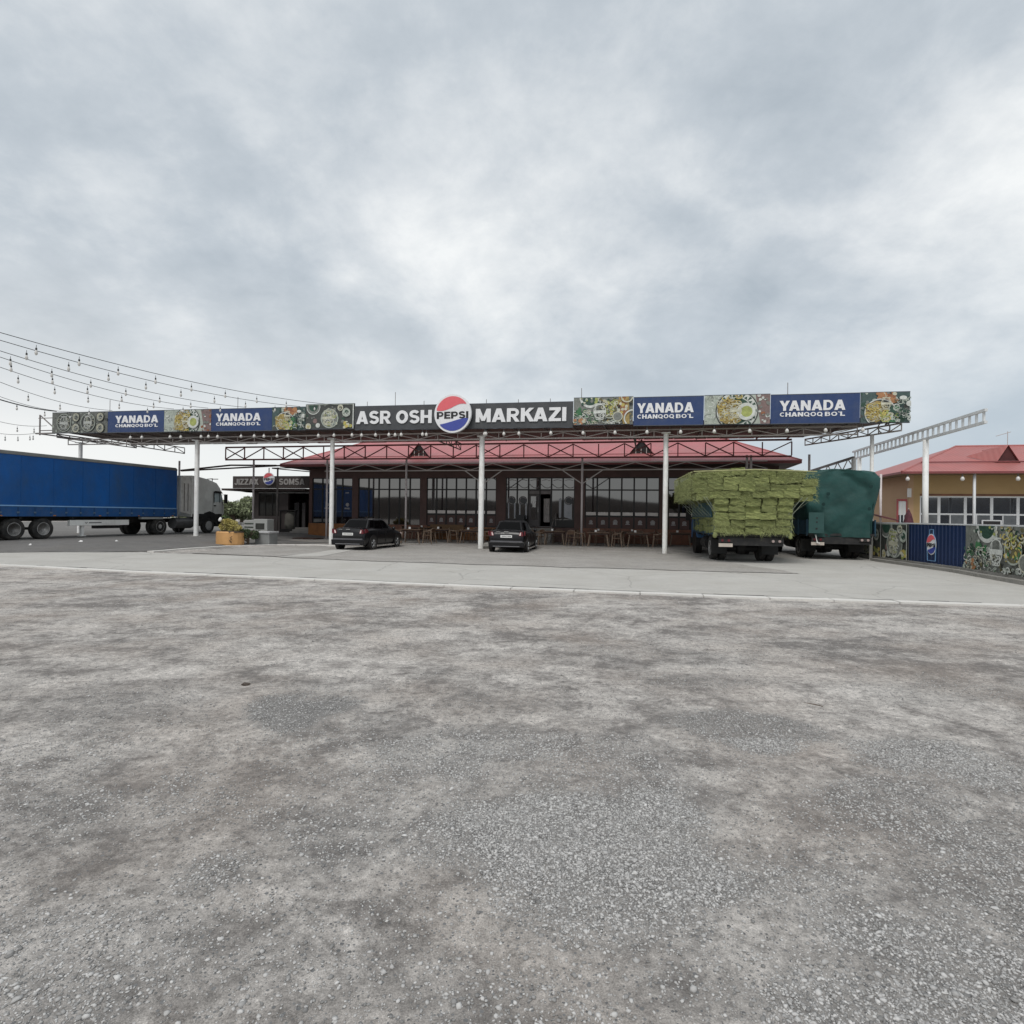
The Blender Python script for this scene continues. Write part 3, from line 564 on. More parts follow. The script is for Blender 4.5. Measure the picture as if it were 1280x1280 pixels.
# ---- printed panels
class Print:
    """flat print: coloured shapes stacked on a panel of w x h metres"""
    COLS = {'white': (.62,.64,.60), 'cream': (.55,.54,.42), 'yellow': (.56,.45,.13), 'gold': (.36,.26,.09), 'green': (.05,.17,.07), 'lime': (.36,.40,.12), 'dgreen': (.03,.075,.05), 'grey': (.20,.21,.19), 'dgrey': (.06,.065,.06), 'teal': (.06,.10,.095), 'orange': (.42,.20,.09), 'rust': (.28,.11,.05), 'pale': (.42,.46,.40), 'olive': (.13,.12,.06), 'navy': (.02,.045,.15), 'mauve': (.22,.15,.14), 'brown': (.10,.06,.04)}
    KEYS = list(COLS)
    def __init__(s, w, h, tone=1.0): s.w, s.h = w, h; s.mb = MB(); s.l = 1; s.tone = tone
    def clip(s, pts):
        def half(P, f, g):
            out = []
            for a, b in zip(P, P[1:]+P[:1]):
                fa, fb = f(a), f(b)
                if fa >= 0: out.append(a)
                if fa*fb < 0: t = fa/(fa-fb); out.append((a[0]+(b[0]-a[0])*t, a[1]+(b[1]-a[1])*t))
            return out
        for f in (lambda p: p[0], lambda p: s.w-p[0], lambda p: p[1], lambda p: s.h-p[1]):
            pts = half(pts, f, None)
            if len(pts) < 3: return []
        return pts
    def poly(s, pts, col):
        pts = s.clip([tuple(p) for p in pts])
        if len(pts) >= 3: y = -.0004*s.l; s.l += 1; s.mb.add([(x, y, z) for x, z in pts], [tuple(range(len(pts)))], Print.KEYS.index(col))
    def disc(s, x, z, r, col, n=20, e=1.0, jit=0): s.poly([(x+r*(1+random.uniform(-jit, jit))*math.cos(t), z+e*r*(1+random.uniform(-jit, jit))*math.sin(t)) for t in np.arange(n)*2*math.pi/n], col)
    def line(s, pts, wd, col):
        y = -.0004*s.l; s.l += 1
        for a, b in zip(pts[:-1], pts[1:]):
            dx_, dz_ = b[0]-a[0], b[1]-a[1]; L_ = math.hypot(dx_, dz_) or 1; nx_, nz_ = -dz_/L_*wd/2, dx_/L_*wd/2
            q = s.clip([(a[0]+nx_, a[1]+nz_), (b[0]+nx_, b[1]+nz_), (b[0]-nx_, b[1]-nz_), (a[0]-nx_, a[1]-nz_)])
            if len(q) >= 3: s.mb.add([(x, y, z) for x, z in q], [tuple(range(len(q)))], Print.KEYS.index(col))
    def ring(s, x, z, r, wd, col, a0=0, a1=6.2832, e=1.0, n=24): s.line([(x+r*math.cos(t), z+e*r*math.sin(t)) for t in np.linspace(a0, a1, n)], wd, col)
    def curl(s, x, z, r, wd, col): a = random.uniform(0, 6.28); s.ring(x, z, r, wd, col, a, a+random.uniform(2, 5), random.uniform(.5, 1), 8)
    def curls(s, n, x0, x1, z0, z1, r, wd, cols):
        for _ in range(n): s.curl(random.uniform(x0, x1), random.uniform(z0, z1), random.uniform(.5, 1.3)*r, wd, random.choice(cols))
    def blobs(s, n, x0, x1, z0, z1, r, cols):
        for _ in range(n): s.disc(random.uniform(x0, x1), random.uniform(z0, z1), random.uniform(.5, 1.2)*r, random.choice(cols), 8, random.uniform(.6, 1.3), .25)
    def noodles(s, x, z, r):
        s.disc(x, z, r, 'gold', 16, 1, .08); s.curls(90, x-r*.8, x+r*.8, z-r*.75, z+r*.75, r*.26, r*.06, ['yellow','yellow','cream','gold','cream'])
    def plate(s, x, z, r):
        s.disc(x, z, r*1.06, 'dgrey', 36); s.disc(x, z, r, 'white', 36)
        for k in range(16):
            t = k*2*math.pi/16; a = .12; P = lambda rr_, tt: (x+rr_*math.cos(tt), z+rr_*math.sin(tt)); s.poly([P(r*.97, t-a*.6), P(r*.97, t+a*.6), P(r*.72, t)], 'dgreen'); s.poly([P(r*.74, t+.2-a), P(r*.74, t+.2+a), P(r*.9, t+.2)], 'dgreen')
        s.disc(x, z, r*.68, 'dgreen', 30)
    def bun(s, x, z, r, c1='cream', c2='dgrey'): s.disc(x, z, r*1.12, 'dgrey', 20, 1, .04); s.disc(x, z, r, c1, 20, 1, .05); s.disc(x+r*.1, z-r*.05, r*.55, c2, 14, 1, .1); s.curls(7, x-r*.5, x+r*.5, z-r*.5, z+r*.5, r*.4, r*.12, ['pale','white','grey'])
    def glassmark(s, x, z, h, col='white'):
        w = h*.42; s.line([(x-w*.55, z+h*.38), (x+w*.6, z+h*.38)], h*.05, col); s.line([(x-w*.45, z+h*.33), (x-w*.5, z), (x-w*.4, z-h*.4), (x+w*.4, z-h*.4), (x+w*.5, z), (x+w*.45, z+h*.33)], h*.035, col)
        s.ring(x, z, w*.72, h*.035, col, e=1.15); s.poly([(x-w*.7, z+h*.06), (x+w*.7, z+h*.06), (x+w*.7, z-h*.09), (x-w*.7, z-h*.09)], col); s.line([(x, z+h*.38), (x+w*.1, z+h*.55)], h*.03, col); s.curls(4, x-w*.4, x+w*.4, z-h*.3, z-h*.15, h*.1, h*.03, [col])
        return (x, z)
    def build(s, parent, name='print'):
        ms = [mat('print_'+k+('' if s.tone == 1 else str(int(s.tone*10))), tuple(min(.8, q*s.tone) for q in c), .5, .25, 7) for k, c in Print.COLS.items()]
        used = sorted(set(s.mb.m)); mp = {u: i for i, u in enumerate(used)}; s.mb.m = [mp[q] for q in s.mb.m]; o = s.mb.build(name, [ms[u] for u in used] if len(used) > 1 else ms[used[0]], parent, loc=(0, -.002, 0)); return o
def food(kind, w, h):
    P = Print(w, h, {'buns': .62}.get(kind, .9)); 
    if kind == 'buns':
        P.poly([(0,0),(w,0),(w,h),(0,h)], 'grey'); P.blobs(60, 0, w, 0, h, h*.07, ['dgrey','grey','pale'])
        for x in (.22, .66): 
            P.disc(w*x, h*.5, h*.46, 'dgrey', 26); P.ring(w*x, h*.5, h*.43, h*.05, 'pale'); P.curls(20, w*x-h*.3, w*x+h*.3, h*.2, h*.8, h*.1, h*.03, ['pale','cream','white']); P.glassmark(w*x, h*.5, h*.8)
            P.bun(w*(x+.22), h*.76, h*.2); P.bun(w*(x+.22), h*.22, h*.22)
    elif kind == 'egg':
        P.poly([(0,0),(w,0),(w,h),(0,h)], 'pale'); P.poly([(w*.86,0),(w,0),(w,h),(w*.78,h)], 'mauve'); P.curls(30, 0, w*.3, 0, h, h*.12, h*.025, ['grey','white','pale']); P.blobs(20, w*.8, w, 0, h, h*.07, ['mauve','rust','grey','white'])
        P.plate(w*.50, h*.45, h*.66); P.noodles(w*.40, h*.42, h*.44); P.curls(26, w*.3, w*.55, .0, h, h*.10, h*.035, ['yellow','cream','gold']); P.disc(w*.64, h*.42, h*.30, 'white', 24); P.disc(w*.645, h*.42, h*.19, 'lime', 20); P.glassmark(w*.48, h*.46, h*.62, 'cream')
    elif kind == 'salad':
        P.poly([(0,0),(w,0),(w,h),(0,h)], 'teal'); P.blobs(60, 0, w, 0, h, h*.09, ['dgreen','dgrey','grey','pale','teal']); P.blobs(24, w*.35, w*.72, h*.7, h, h*.11, ['orange','rust','cream','orange'])
        P.disc(w*.40, h*.32, h*.48, 'dgrey', 30); P.ring(w*.40, h*.32, h*.46, h*.04, 'white'); P.noodles(w*.32, h*.36, h*.34); P.blobs(40, w*.52, w*.75, 0, h*.5, h*.08, ['green','lime','green','dgreen','pale']); P.curls(20, w*.4, w*.6, h*.05, h*.4, h*.1, h*.035, ['cream','lime','yellow'])
        P.curls(50, w*.7, w, 0, h*.8, h*.07, h*.025, ['white','pale','grey','dgreen']); P.disc(w*.84, h*.8, h*.11, 'white', 16, .6); P.disc(w*.97, h*.6, h*.10, 'white', 16, .9); P.glassmark(w*.5, h*.62, h*.5, 'cream')
    elif kind == 'dark':
        P.poly([(0,0),(w,0),(w,h),(0,h)], 'dgrey'); P.blobs(40, 0, w, 0, h, h*.06, ['dgrey','dgreen','grey']); P.disc(w*.16, h*.9, h*.3, 'grey', 24); P.ring(w*.16, h*.9, h*.3, h*.03, 'white'); P.disc(w*.16, h*.92, h*.2, 'dgreen', 20); P.bun(w*.06, h*.1, h*.13, 'cream', 'yellow'); P.disc(w*.26, h*.14, h*.1, 'white', 14); P.disc(w*.2, h*.32, h*.1, 'mauve', 12)
        P.disc(w*.50, h*.42, h*.40, 'grey', 26); P.ring(w*.50, h*.42, h*.38, h*.04, 'pale'); P.curls(30, w*.36, w*.64, h*.1, h*.75, h*.1, h*.035, ['pale','cream','lime','white']); P.glassmark(w*.46, h*.45, h*.72, 'cream')
        P.bun(w*.84, h*.66, h*.18, 'pale', 'dgreen'); P.bun(w*.72, h*.85, h*.13, 'cream', 'olive'); P.blobs(12, w*.78, w*.95, h*.05, h*.28, h*.07, ['lime','yellow','cream'])
        P.line([(w*.985, 0), (w*.985, h)], w*.02, 'white'); P.line([(0, h*.985), (w, h*.985)], h*.02, 'pale')
    else:   # bowl
        P.poly([(0,0),(w,0),(w,h),(0,h)], 'grey'); P.blobs(50, 0, w, 0, h, h*.06, ['grey','dgrey','pale','olive']); P.disc(w*.28, h*1.02, h*.40, 'white', 30); P.disc(w*.28, h*1.02, h*.31, 'dgreen', 26); P.blobs(36, w*.1, w*.7, h*.76, h, h*.05, ['pale','lime','cream','grey','dgreen'])
        P.blobs(16, w*.04, w*.3, h*.35, h*.58, h*.08, ['green','dgreen','green']); P.curls(80, 0, w*.42, 0, h*.5, h*.06, h*.022, ['white','pale','cream','green']); P.blobs(12, 0, w*.2, 0, h*.2, h*.06, ['cream','orange','pale'])
        P.blobs(60, w*.45, w, 0, h, h*.05, ['olive','grey','gold','brown','pale']); P.poly([(w*.76, h), (w*.93, h), (w*.95, 0), (w*.84, 0)], 'gold'); 
        for _ in range(16): P.disc(w*random.uniform(.74,.92), h*random.uniform(.35,.97), h*.075, 'rust', 10); 
        for _ in range(14): P.disc(w*random.uniform(.74,.90), h*random.uniform(.38,.95), h*.055, random.choice(['yellow','cream','gold']), 10)
        P.disc(w*.62, h*.5, h*.28, 'olive', 22); P.ring(w*.62, h*.5, h*.28, h*.04, 'pale'); P.blobs(40, w*.54, w*.70, h*.28, h*.62, h*.035, ['cream','lime','green','grey','yellow']); P.curls(30, w*.5, w*.72, h*.6, h*.85, h*.06, h*.03, ['yellow','cream','lime']); P.disc(w*.75, h*.27, h*.18, 'grey', 18); P.ring(w*.75, h*.27, h*.17, h*.03, 'cream'); P.curls(16, w*.5, w*.78, 0, h*.12, h*.06, h*.03, ['white','pale']); P.glassmark(w*.45, h*.46, h*.74)
        P.ring(w*1.0, h*.2, h*.3, h*.05, 'white', 1.6, 4.7); P.ring(w*.9, h*1.0, h*.2, h*.05, 'cream', 3.1, 6.2)
    return P
def panel(px0, px1, dz0, dz1, d, mat_, label, kind=None, name='sign_panel', grp='printed sign panels along the canopy front'):
    s0 = spx(px0, d, 520); s1 = spx(px1, d, 520); w = s1-s0-.012; zc_ = zb((s0+s1)/2); h = dz1-dz0
    t = thing(name, label, 'sign', Wd(s0, d, zc_+dz0), -TH, grp); t.rotation_euler = (0, .0092, -TH)
    mb = MB(); mb.box(0, w, 0, .06, 0, h); mb.build('backing', mat_, t)
    mb = MB(); e = .03
    for q in ((-.005, w+.005, -.004, .05, -e, .0), (-.005, w+.005, -.004, .05, h, h+e)): mb.box(*q)
    mb.build('trim', mat('dark_trim', (.07,.08,.10), .5), t)
    if kind: food(kind, w, h).build(t)
    return t, w, h
def yanada(px0, px1, tx0, tx1, dz1, d, label, wires=False, m=None):
    t, w, h = panel(px0, px1, 0, dz1, d, m or M_navy, label); a = w*tx0; b = w*tx1
    text('YANADA', t, a, -.002, h*.44, b-a, h*.35, bold=.045, depth=.02); 
    W1 = (b-a)*.66; text('CHANQOQ', t, a+.01, -.002, h*.235, W1, h*.15, bold=.045, depth=.02); text('BO`L', t, a+W1+(b-a)*.035, -.002, h*.235, (b-a)*.30, h*.145, bold=.04, depth=.02); return t
D0 = -.06
panel(65, 134.5, 0, 1.17, D0, M_char, 'grey food photo panel of round buns at the far left end of the canopy', 'buns')
yanada(134.5, 205, .14, .90, 1.17, D0, 'navy sign reading YANADA CHANQOQ BO`L, the leftmost, beside the grey bun panel')
panel(205, 264, 0, 1.17, D0, M_char, 'food photo panel with noodles and egg between the two left navy signs', 'egg')
yanada(264, 340, .08, .82, 1.17, D0, 'navy sign reading YANADA CHANQOQ BO`L, between noodle panel and salad panel on the left')
panel(340, 382, 0, 1.17, D0, M_char, 'small food photo panel with yellow noodles and green salad left of the dark vegetable panel', 'salad')
panel(382, 443, .03, 1.28, D0-.03, M_char, 'dark food photo panel of dumplings and vegetables with pale border left of ASR OSH', 'dark')
t, w, h = panel(443.5, 716.5, 0, 1.17, D0, M_char, 'long charcoal sign with white letters ASR OSH MARKAZI above the entrance', name='shop_sign')
u = lambda px: (px-443.5)/(716.5-443.5)*w
a = lambda px: spx(px, D0, 520)-spx(443.5, D0, 520)
text('ASR', t, a(446), -.01, h*.24, a(489)-a(446), h*.55, bold=.05, depth=.05, name='letters'); text('OSH', t, a(495.5), -.01, h*.24, a(540)-a(495.5), h*.55, bold=.05, depth=.05, name='letters'); text('MARKAZI', t, a(595), -.01, h*.24, a(708)-a(595), h*.55, bold=.05, depth=.05, name='letters')
panel(717, 791.5, .06, 1.29, D0-.03, M_char, 'green and gold food photo panel with white bowl right of MARKAZI', 'bowl')
yanada(792, 880, .05, .86, 1.25, D0-.03, 'navy sign reading YANADA CHANQOQ BO`L, right of the green and gold food panel')
panel(880.5, 963, .0, 1.26, D0-.03, M_char, 'food photo panel of patterned plate with fried egg between two right navy signs', 'egg')
yanada(963.5, 1075.5, .10, .84, 1.22, D0-.03, 'widest navy sign reading YANADA CHANQOQ BO`L, near the right end of the canopy')
panel(1076, 1138, -.02, 1.22, D0-.03, M_char, 'food photo panel with noodles, sauce cups and herbs at the right end of the canopy', 'salad')
def globe(parent, x, y, z, r, depth, txt=True, ink=None):
    """round emblem: red over white over blue with black lettering"""
    mb = MB(); mb.lathe([(r, 0), (r, depth)], ax='y', n=48); rim = mb.build('rim', M_letter, parent, loc=(x, y-depth, z))
    q = r*.90; n = 28
    wave_t = lambda t: .30*r+.20*r*math.sin(t*1.5*math.pi/2+.15)*1.0*(1 if t > 0 else .75)
    wave_b = lambda t: -.40*r+.17*r*math.sin(t*1.45)
    def seg(upper, m, nm, dy):
        mb = MB(); xs = np.linspace(-1, 1, n); P = []
        f = wave_t if upper else wave_b
        xs_ok = [t for t in np.linspace(-.995, .995, 60) if abs(f(t)) < q*math.sqrt(1-t*t)]
        a0, a1 = xs_ok[0], xs_ok[-1]; lin = [(t*q, f(t)) for t in np.linspace(a0, a1, n)]
        A0 = math.atan2(lin[-1][1], lin[-1][0]); A1 = math.atan2(lin[0][1], lin[0][0])
        if upper: A1 = A1 if A1 > A0 else A1+2*math.pi; arc = [(q*math.cos(t), q*math.sin(t)) for t in np.linspace(A0, A1, n)][1:-1]
        else: A1 = A1 if A1 < A0 else A1-2*math.pi; arc = [(q*math.cos(t), q*math.sin(t)) for t in np.linspace(A0, A1, n)][1:-1]
        mb.prism(lin+arc, 'y', 0, .012); return mb.build(nm, m, rim, loc=(0, -dy, 0))
    seg(True, M_logor, 'red_field', .014); seg(False, M_logob, 'blue_field', .014)
    if txt: text('PEPSI', rim, -r*.86, -.004, -.30*r+.04*r, r*1.72, r*.36, m=ink or M_ink, bold=.03, depth=.012)
    return rim
s = spx(567, -.3, 518); Yd = Wd(s, -.3).y; r = 24.0/F*Yd*1.0
t = thing('round_sign', 'round red, white and blue PEPSI sign standing proud between OSH and MARKAZI', 'sign', Wd(s, -.3, zpx(567, 517.5, Yd)), -TH)
globe(t, 0, 0, 0, r, .16)
mb = MB(); mb.box(-.4, .4, .0, .2, -.3, .3); mb.build('bracket', M_steel, t)
# bulbs hanging under the front edge
fest = thing('string_lights', 'cable of round white bulbs hanging along the underside of the canopy front', 'string lights', Wd(0, 0), -TH)
bm1 = MB(); bm1.lathe([(.012,.20),(.012,.10),(.04,.10),(.045,.04),(.045,.03)], n=8); 
bulb_sock = bm1.mesh('socket', M_sock, True); b2 = MB(); b2.lathe([(.035,.03),(.075,-.03),(.095,-.09),(.075,-.15),(.03,-.18)], n=10); bulb_g = b2.mesh('bulb', M_bulb, True)
xs = [spx(p, -.05, 538) for p in (163,178,214,226,252,262,272,302,319,330,347,361,398,418,441,452,470,487,494,502,529,533,606,608,630,649,689,729,769,809,851,893,937,984,1032,1078)]
wire = MB(); pts = []
for k, s in enumerate(xs):
    z = zb(s)-.02; o = inst('bulb', bulb_g, fest, (s, -.05-(k % 3)*.04, z-.24), sc=(.85,.85,.9)); inst('socket', bulb_sock, o)
    if k: m_ = (xs[k-1]+s)/2; pts.append((m_, -.06, zb(m_)-.03-.06))
    pts.append((s, -.06, z-.03))
wire.tube(pts, .012, 4); wire.build('wire', M_wire, fest)
# festoon lines from the canopy to the poles on the left
ends = [(418,506),(375,508),(307,509),(260,510),(217,511),(140,513),(94,515),(70,514),(58,532),(47,541)]
yst = [398, 407, 419, 425, 437, 452, 470, 478, 505, 525]
P1 = Vector((kx(-60,398)*15.5, 15.5, 6.83)); P2 = Vector((kx(-60,525)*30, 30, 6.25))
nb_px = [[40,94,143,190,235,277.5,317,354,389.5],[28,81,131,178,222,264,303,340],[8,60,109,153,195.5,234.5,271.5],[9,61,105,148,188,225],[18,64,106,145,180.5],[31,71,107.5],[17,52,84],[],[18,39],[3,19,34,38]]
desc = ['topmost','second','third','fourth','fifth','sixth','seventh','thick dark cable, eighth','ninth, short faint','lowest']
ord_px = ['rising to the left edge','just below the topmost','ending above the second navy sign','ending above the noodle panel','ending right of the first navy sign','ending beside the first rod','ending above the bun panel','','below the thick cable','running to the left end frame of the canopy']
for k, ((ex, ey), y0, bl) in enumerate(zip(ends, yst, nb_px)):
    se = spx(ex, .0, ey); Ye = Wd(se, 0).y; E = Wd(se, 0, zpx(ex, ey, Ye)) if k < 8 else at(ex, ey, Ye-.2)
    drops = (634.8-y0); Ys = min(30, 5.13*F/drops) if k < 8 else (27, 30)[k-8]; St = at(-60, y0, Ys)
    sag = .35 if k != 7 else .2; n = 28; f = lambda t: St.lerp(E, t)-Vector((0, 0, sag*4*t*(1-t)))
    thick = k == 7
    lb = (f'{desc[k]} bulb string on the left, {ord_px[k]}' if not thick else 'thick dark cable without bulbs running down to the left end of the canopy')
    t = thing('power_cable' if thick else 'string_lights', lb, 'cable' if thick else 'string lights', St, 0, None if thick else 'bulb strings between canopy and left poles')
    mb = MB(); mb.tube([f(q)-St for q in np.linspace(0, 1, n)], .03 if thick else .011, 5); mb.build('wire', M_wire, t)
    for bx in bl:
        lo, hi = 0.0, 1.0
        for _ in range(30):
            md = (lo+hi)/2; p = f(md); lo, hi = (md, hi) if 640+F*p.x/p.y < bx+ROLL*140 else (lo, md)
        p = f(lo)-St; o = inst('bulb', bulb_g, t, p-Vector((0,0,.24)), (0,0,0), (.46,.46,.75)); inst('socket', bulb_sock, o, (0,0,.0), (0,0,0), (1.3,1.3,1.15))
for P_, lb in ((P1+Vector((0,0,.1)), 'tall grey post outside the left edge holding the nearer ends of the bulb strings'), (P2+Vector((0,0,.3)), 'tall grey post outside the left edge holding the farther ends of the bulb strings')):
    t = thing('lighting_post', lb, 'post', (P_.x, P_.y, 0)); mb = MB(); mb.lathe([(.07, -.3), (.06, P_.z)], n=10); mb.build('pole', M_steel, t, smooth=True); mb = MB(); mb.lathe([(.09, P_.z), (.02, P_.z+.05)], n=10); mb.build('cap', M_steel, t)
mb = MB(); mb.tube([P1, P2], .015, 5); tag(mb.build('span_wire', M_wire), 'span wire between the two posts outside the left edge', 'cable')
# ================================================================== RESTAURANT
DW = 8.0      # front wall line
rest = thing('restaurant', 'long dark brown restaurant with red hipped metal roof and tall windows', 'restaurant', Wd(0, 0), -TH)
zg = .05
wl = spx(386, DW, 650); wr = 13.3
bays = [(390, 440, 4, 'sticker'), (447.5, 525, 6, 'plain'), (533, 620, 7, 'strip'), (632, 718, 6, 'door'), (731, 824, 6, 'strip'), (835, 905, 5, 'strip')]
HB = .95; HT = 4.02; HM = 3.27
edges = []
mb = MB(); prev = wl
for (a_, b_, n_, k_) in bays:
    s0, s1 = spx(a_, DW, 640), spx(b_, DW, 640); mb.box(prev, s0, DW, DW+.35, zg, 4.9); mb.box(s0, s1, DW, DW+.35, HT, 4.9)
    mb.box(s0, s1, DW, DW+.35, zg, (HB if k_ != 'door' else .98)); edges.append((s0, s1)); prev = s1
mb.box(prev, wr, DW, DW+.35, zg, 4.9)
mb.box(wl, wl+.3, DW+.35, DW+11, zg, 4.9); mb.box(wr-.3, wr, DW+.35, DW+11, zg, 4.9); mb.box(wl+.3, wr-.3, DW+10.7, DW+11, zg, 4.9)
wall = mb.build('wall', M_dark, rest)
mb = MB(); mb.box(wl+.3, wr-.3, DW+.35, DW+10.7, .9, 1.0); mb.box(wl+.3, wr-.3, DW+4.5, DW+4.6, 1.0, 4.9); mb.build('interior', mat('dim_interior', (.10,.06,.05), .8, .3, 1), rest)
# plinth tiles between the bays
mb = MB(); pw = .9
def tiles(name, s0, s1, z0, z1, m, nw=.75):
    n = max(1, round((s1-s0)/nw)); w = (s1-s0)/n; me = MB().box(.006, w-.006, -.045, -.003, .004, z1-z0-.004).mesh('tile', m)
    for k in range(n): inst(name, me, wall, (s0+k*w, DW, z0))
tiles('tile', wl, edges[1][0], .12, 1.0, M_orange); tiles('tile', edges[1][0], edges[2][0]+.1, .12, 1.0, M_plinth); tiles('tile', edges[2][0]+.1, edges[3][0]-.3, .12, .92, M_orange, .8)
tiles('tile', edges[3][1]+.3, wr, .12, 1.0, M_plinth)
# windows
M_strip = mat('white_window_strip', (.80, .74, .70), .6, .12, 4)
M_stk = mat('pale_sticker', (.34, .32, .32), .6, .3, 9)
M_curt = mat('pale_column_inside', (.5, .5, .52), .6, .05, 3)
for bi, ((s0, s1), (a_, b_, n_, k_)) in enumerate(zip(edges, bays)):
    zb_ = HB if k_ != 'door' else 1.0; w = s1-s0; c = w/n_; fr = MB(); e = .045
    fr.box(s0, s1, DW+.05, DW+.13, zb_, zb_+.06); fr.box(s0, s1, DW+.05, DW+.13, HT-.06, HT); fr.box(s0, s1, DW+.05, DW+.13, HM-.04, HM+.04)
    for k in range(n_+1):
        x = s0+k*c; x0, x1 = max(s0, x-e), min(s1, x+e); fr.box(x0, x1, DW+.045, DW+.135, zb_+.06, HM-.04); fr.box(x0, x1, DW+.045, DW+.135, HM+.04, HT-.06)
    if k_ == 'strip': fr.box(s0, s1, DW+.05, DW+.13, 1.66, 1.74)
    f = fr.build('window', M_frame, rest, loc=(0,0,0))
    for k in range(n_):
        x0, x1 = s0+k*c+e, s0+(k+1)*c-e; dr = k_ == 'door' and k in (2, 3)
        mb = MB().box(x0, x1, DW+.08, DW+.095, HM+.04, HT-.06); o = mb.build('pane', M_glass, f); o.rotation_euler = (random.uniform(-.0015,.0015), 0, random.uniform(-.002,.002)) 
        o.rotation_euler = (0,0,0)
        if k_ == 'strip':
            MB().box(x0, x1, DW+.08, DW+.095, 1.74, HM-.04).build('pane', M_glass, f)
            MB().box(x0, x1, DW+.08, DW+.12, zb_+.06, 1.66).build('lower_panel', M_dark, f)
            MB().box(x0+.02, x1-.02, DW+.064, DW+.079, 1.76, 1.95).build('strip', M_strip, f)
            if (bi, k) != (2, 5):
                q = MB(); cx = (x0+x1)/2; q.box(cx-.13, cx+.13, DW+.070, DW+.079, 1.22, 1.28); q.lathe([(.10+.02*(k % 3), 0), (.10+.02*(k % 3), .008)], c=(cx, DW+.071, 1.37), ax='y', n=14); q.box(cx-.07, cx+.07, DW+.068, DW+.0705, 1.42, 1.46); q.build('sticker', M_stk, f)
        elif dr: 
            if k == 2:      # closed leaf
                d = MB(); d.box(x0, x0+.10, DW+.05, DW+.10, 1.0, HM-.28); d.box(x1-.10, x1, DW+.05, DW+.10, 1.0, HM-.28); d.box(x0+.1, x1-.1, DW+.05, DW+.10, 1.0, 1.45); d.box(x0+.1, x1-.1, DW+.05, DW+.10, HM-.40, HM-.28)
                dd = d.build('door', mat('grey_brown_door_frame', (.075,.065,.065), .5), rest); MB().box(x0+.1, x1-.1, DW+.07, DW+.08, 1.45, HM-.40).build('pane', M_glass, dd); MB().box((x0+x1)/2-.1, (x0+x1)/2+.1, DW+.055, DW+.066, 2.2, 2.6).build('notice', M_paper, dd); MB().tube([(x1-.05, DW+.02, 1.9), (x1-.05, DW+.02, 2.2)], .015).build('handle', M_chrome, dd)
            else:           # open leaf swung inward
                d = MB(); d.box(x1-.03, x1+.02, DW+.14, DW+.9, 1.0, HM-.28); dd = d.build('door', mat('grey_brown_door_frame', (.075,.065,.065), .5), rest); MB().box(x1-.045, x1-.035, DW+.25, DW+.8, 1.5, HM-.45).build('pane', M_glass, dd)
            (MB().add([(x0+.12+q*.09, DW+.5+.05*(q % 2), z) for z in (1.3, 2.75) for q in range(5)], [(q, q+1, q+6, q+5) for q in range(4)]).build('curtain', mat('pale_door_curtain', (.5,.46,.44), .9, .2, 6), rest) if k == 3 else None)
            MB().box(x0, x1, DW+.07, DW+.09, HM-.26, HM-.05).build('transom_strip', mat('brown_grey_strip', (.19,.17,.165), .6), f)
        elif k_ == 'door':
            MB().box(x0, x1, DW+.08, DW+.095, zb_+.06, HM-.04).build('pane', M_glass, f)
            MB().box(x0, x1, DW+.06, DW+.076, zb_+.06, zb_+.45).build('lower_panel', M_frame, f)
            cx = (x0+x1)/2; q = MB(); 
            if k in (0, 1): q.box(cx-.22, cx-.14, DW+.062, DW+.070, 1.5, 2.5); q.box(cx+.16, cx+.26, DW+.062, DW+.070, 1.5, 2.5)
            elif k == 4: q.box(cx+.12, cx+.26, DW+.062, DW+.070, 1.6, 2.75)
            else: q.prism([(cx-.28,1.62),(cx+.2,1.5),(cx+.2,2.6),(cx-.28,2.6)], 'y', DW+.062, DW+.070)
            q.build('poster', mat('cool_white_poster', (.42,.43,.46), .6), f)
            if k != 4: q = MB(); q.lathe([(.26, 0), (.26, .007)], c=(cx, DW+.053, 2.62), ax='y', n=24); o = q.build('round_sticker', M_char, f); q = MB(); q.tube([(cx+.2*math.cos(t), DW+.049, 2.62+.2*math.sin(t)) for t in np.linspace(.4, 5, 14)], .03, 4); q.build('sticker_ring', M_stk, f)
        else:
            MB().box(x0, x1, DW+.08, DW+.095, zb_+.06, HM-.04).build('pane', M_glass, f)
            if k_ == 'sticker' and k in (1, 3):
                q = MB(); cx = (x0+x1)/2; q.box(cx-.2, cx+.15, DW+.06, DW+.07, 1.95, 2.05); q.lathe([(.13, 0), (.13, .008)], c=(cx, DW+.062, 2.25), ax='y', n=12); q.box(cx-.15, cx+.1, DW+.06, DW+.07, 3.0, 3.06); q.build('sticker', M_stk, f)
        if k_ == 'door': # swoosh print in the upper lights
            q = MB(); cx = (x0+x1)/2; q.tube([(cx-.30+.6*t, DW+.062, 3.62-.20*math.sin(t*2.6)-.06*t) for t in np.linspace(0, 1, 8)], .02, 4); q.tube([(cx-.24, DW+.062, 3.84), (cx, DW+.062, 3.89), (cx+.25, DW+.062, 3.84)], .017, 4); q.build('swoosh', M_stk, f)
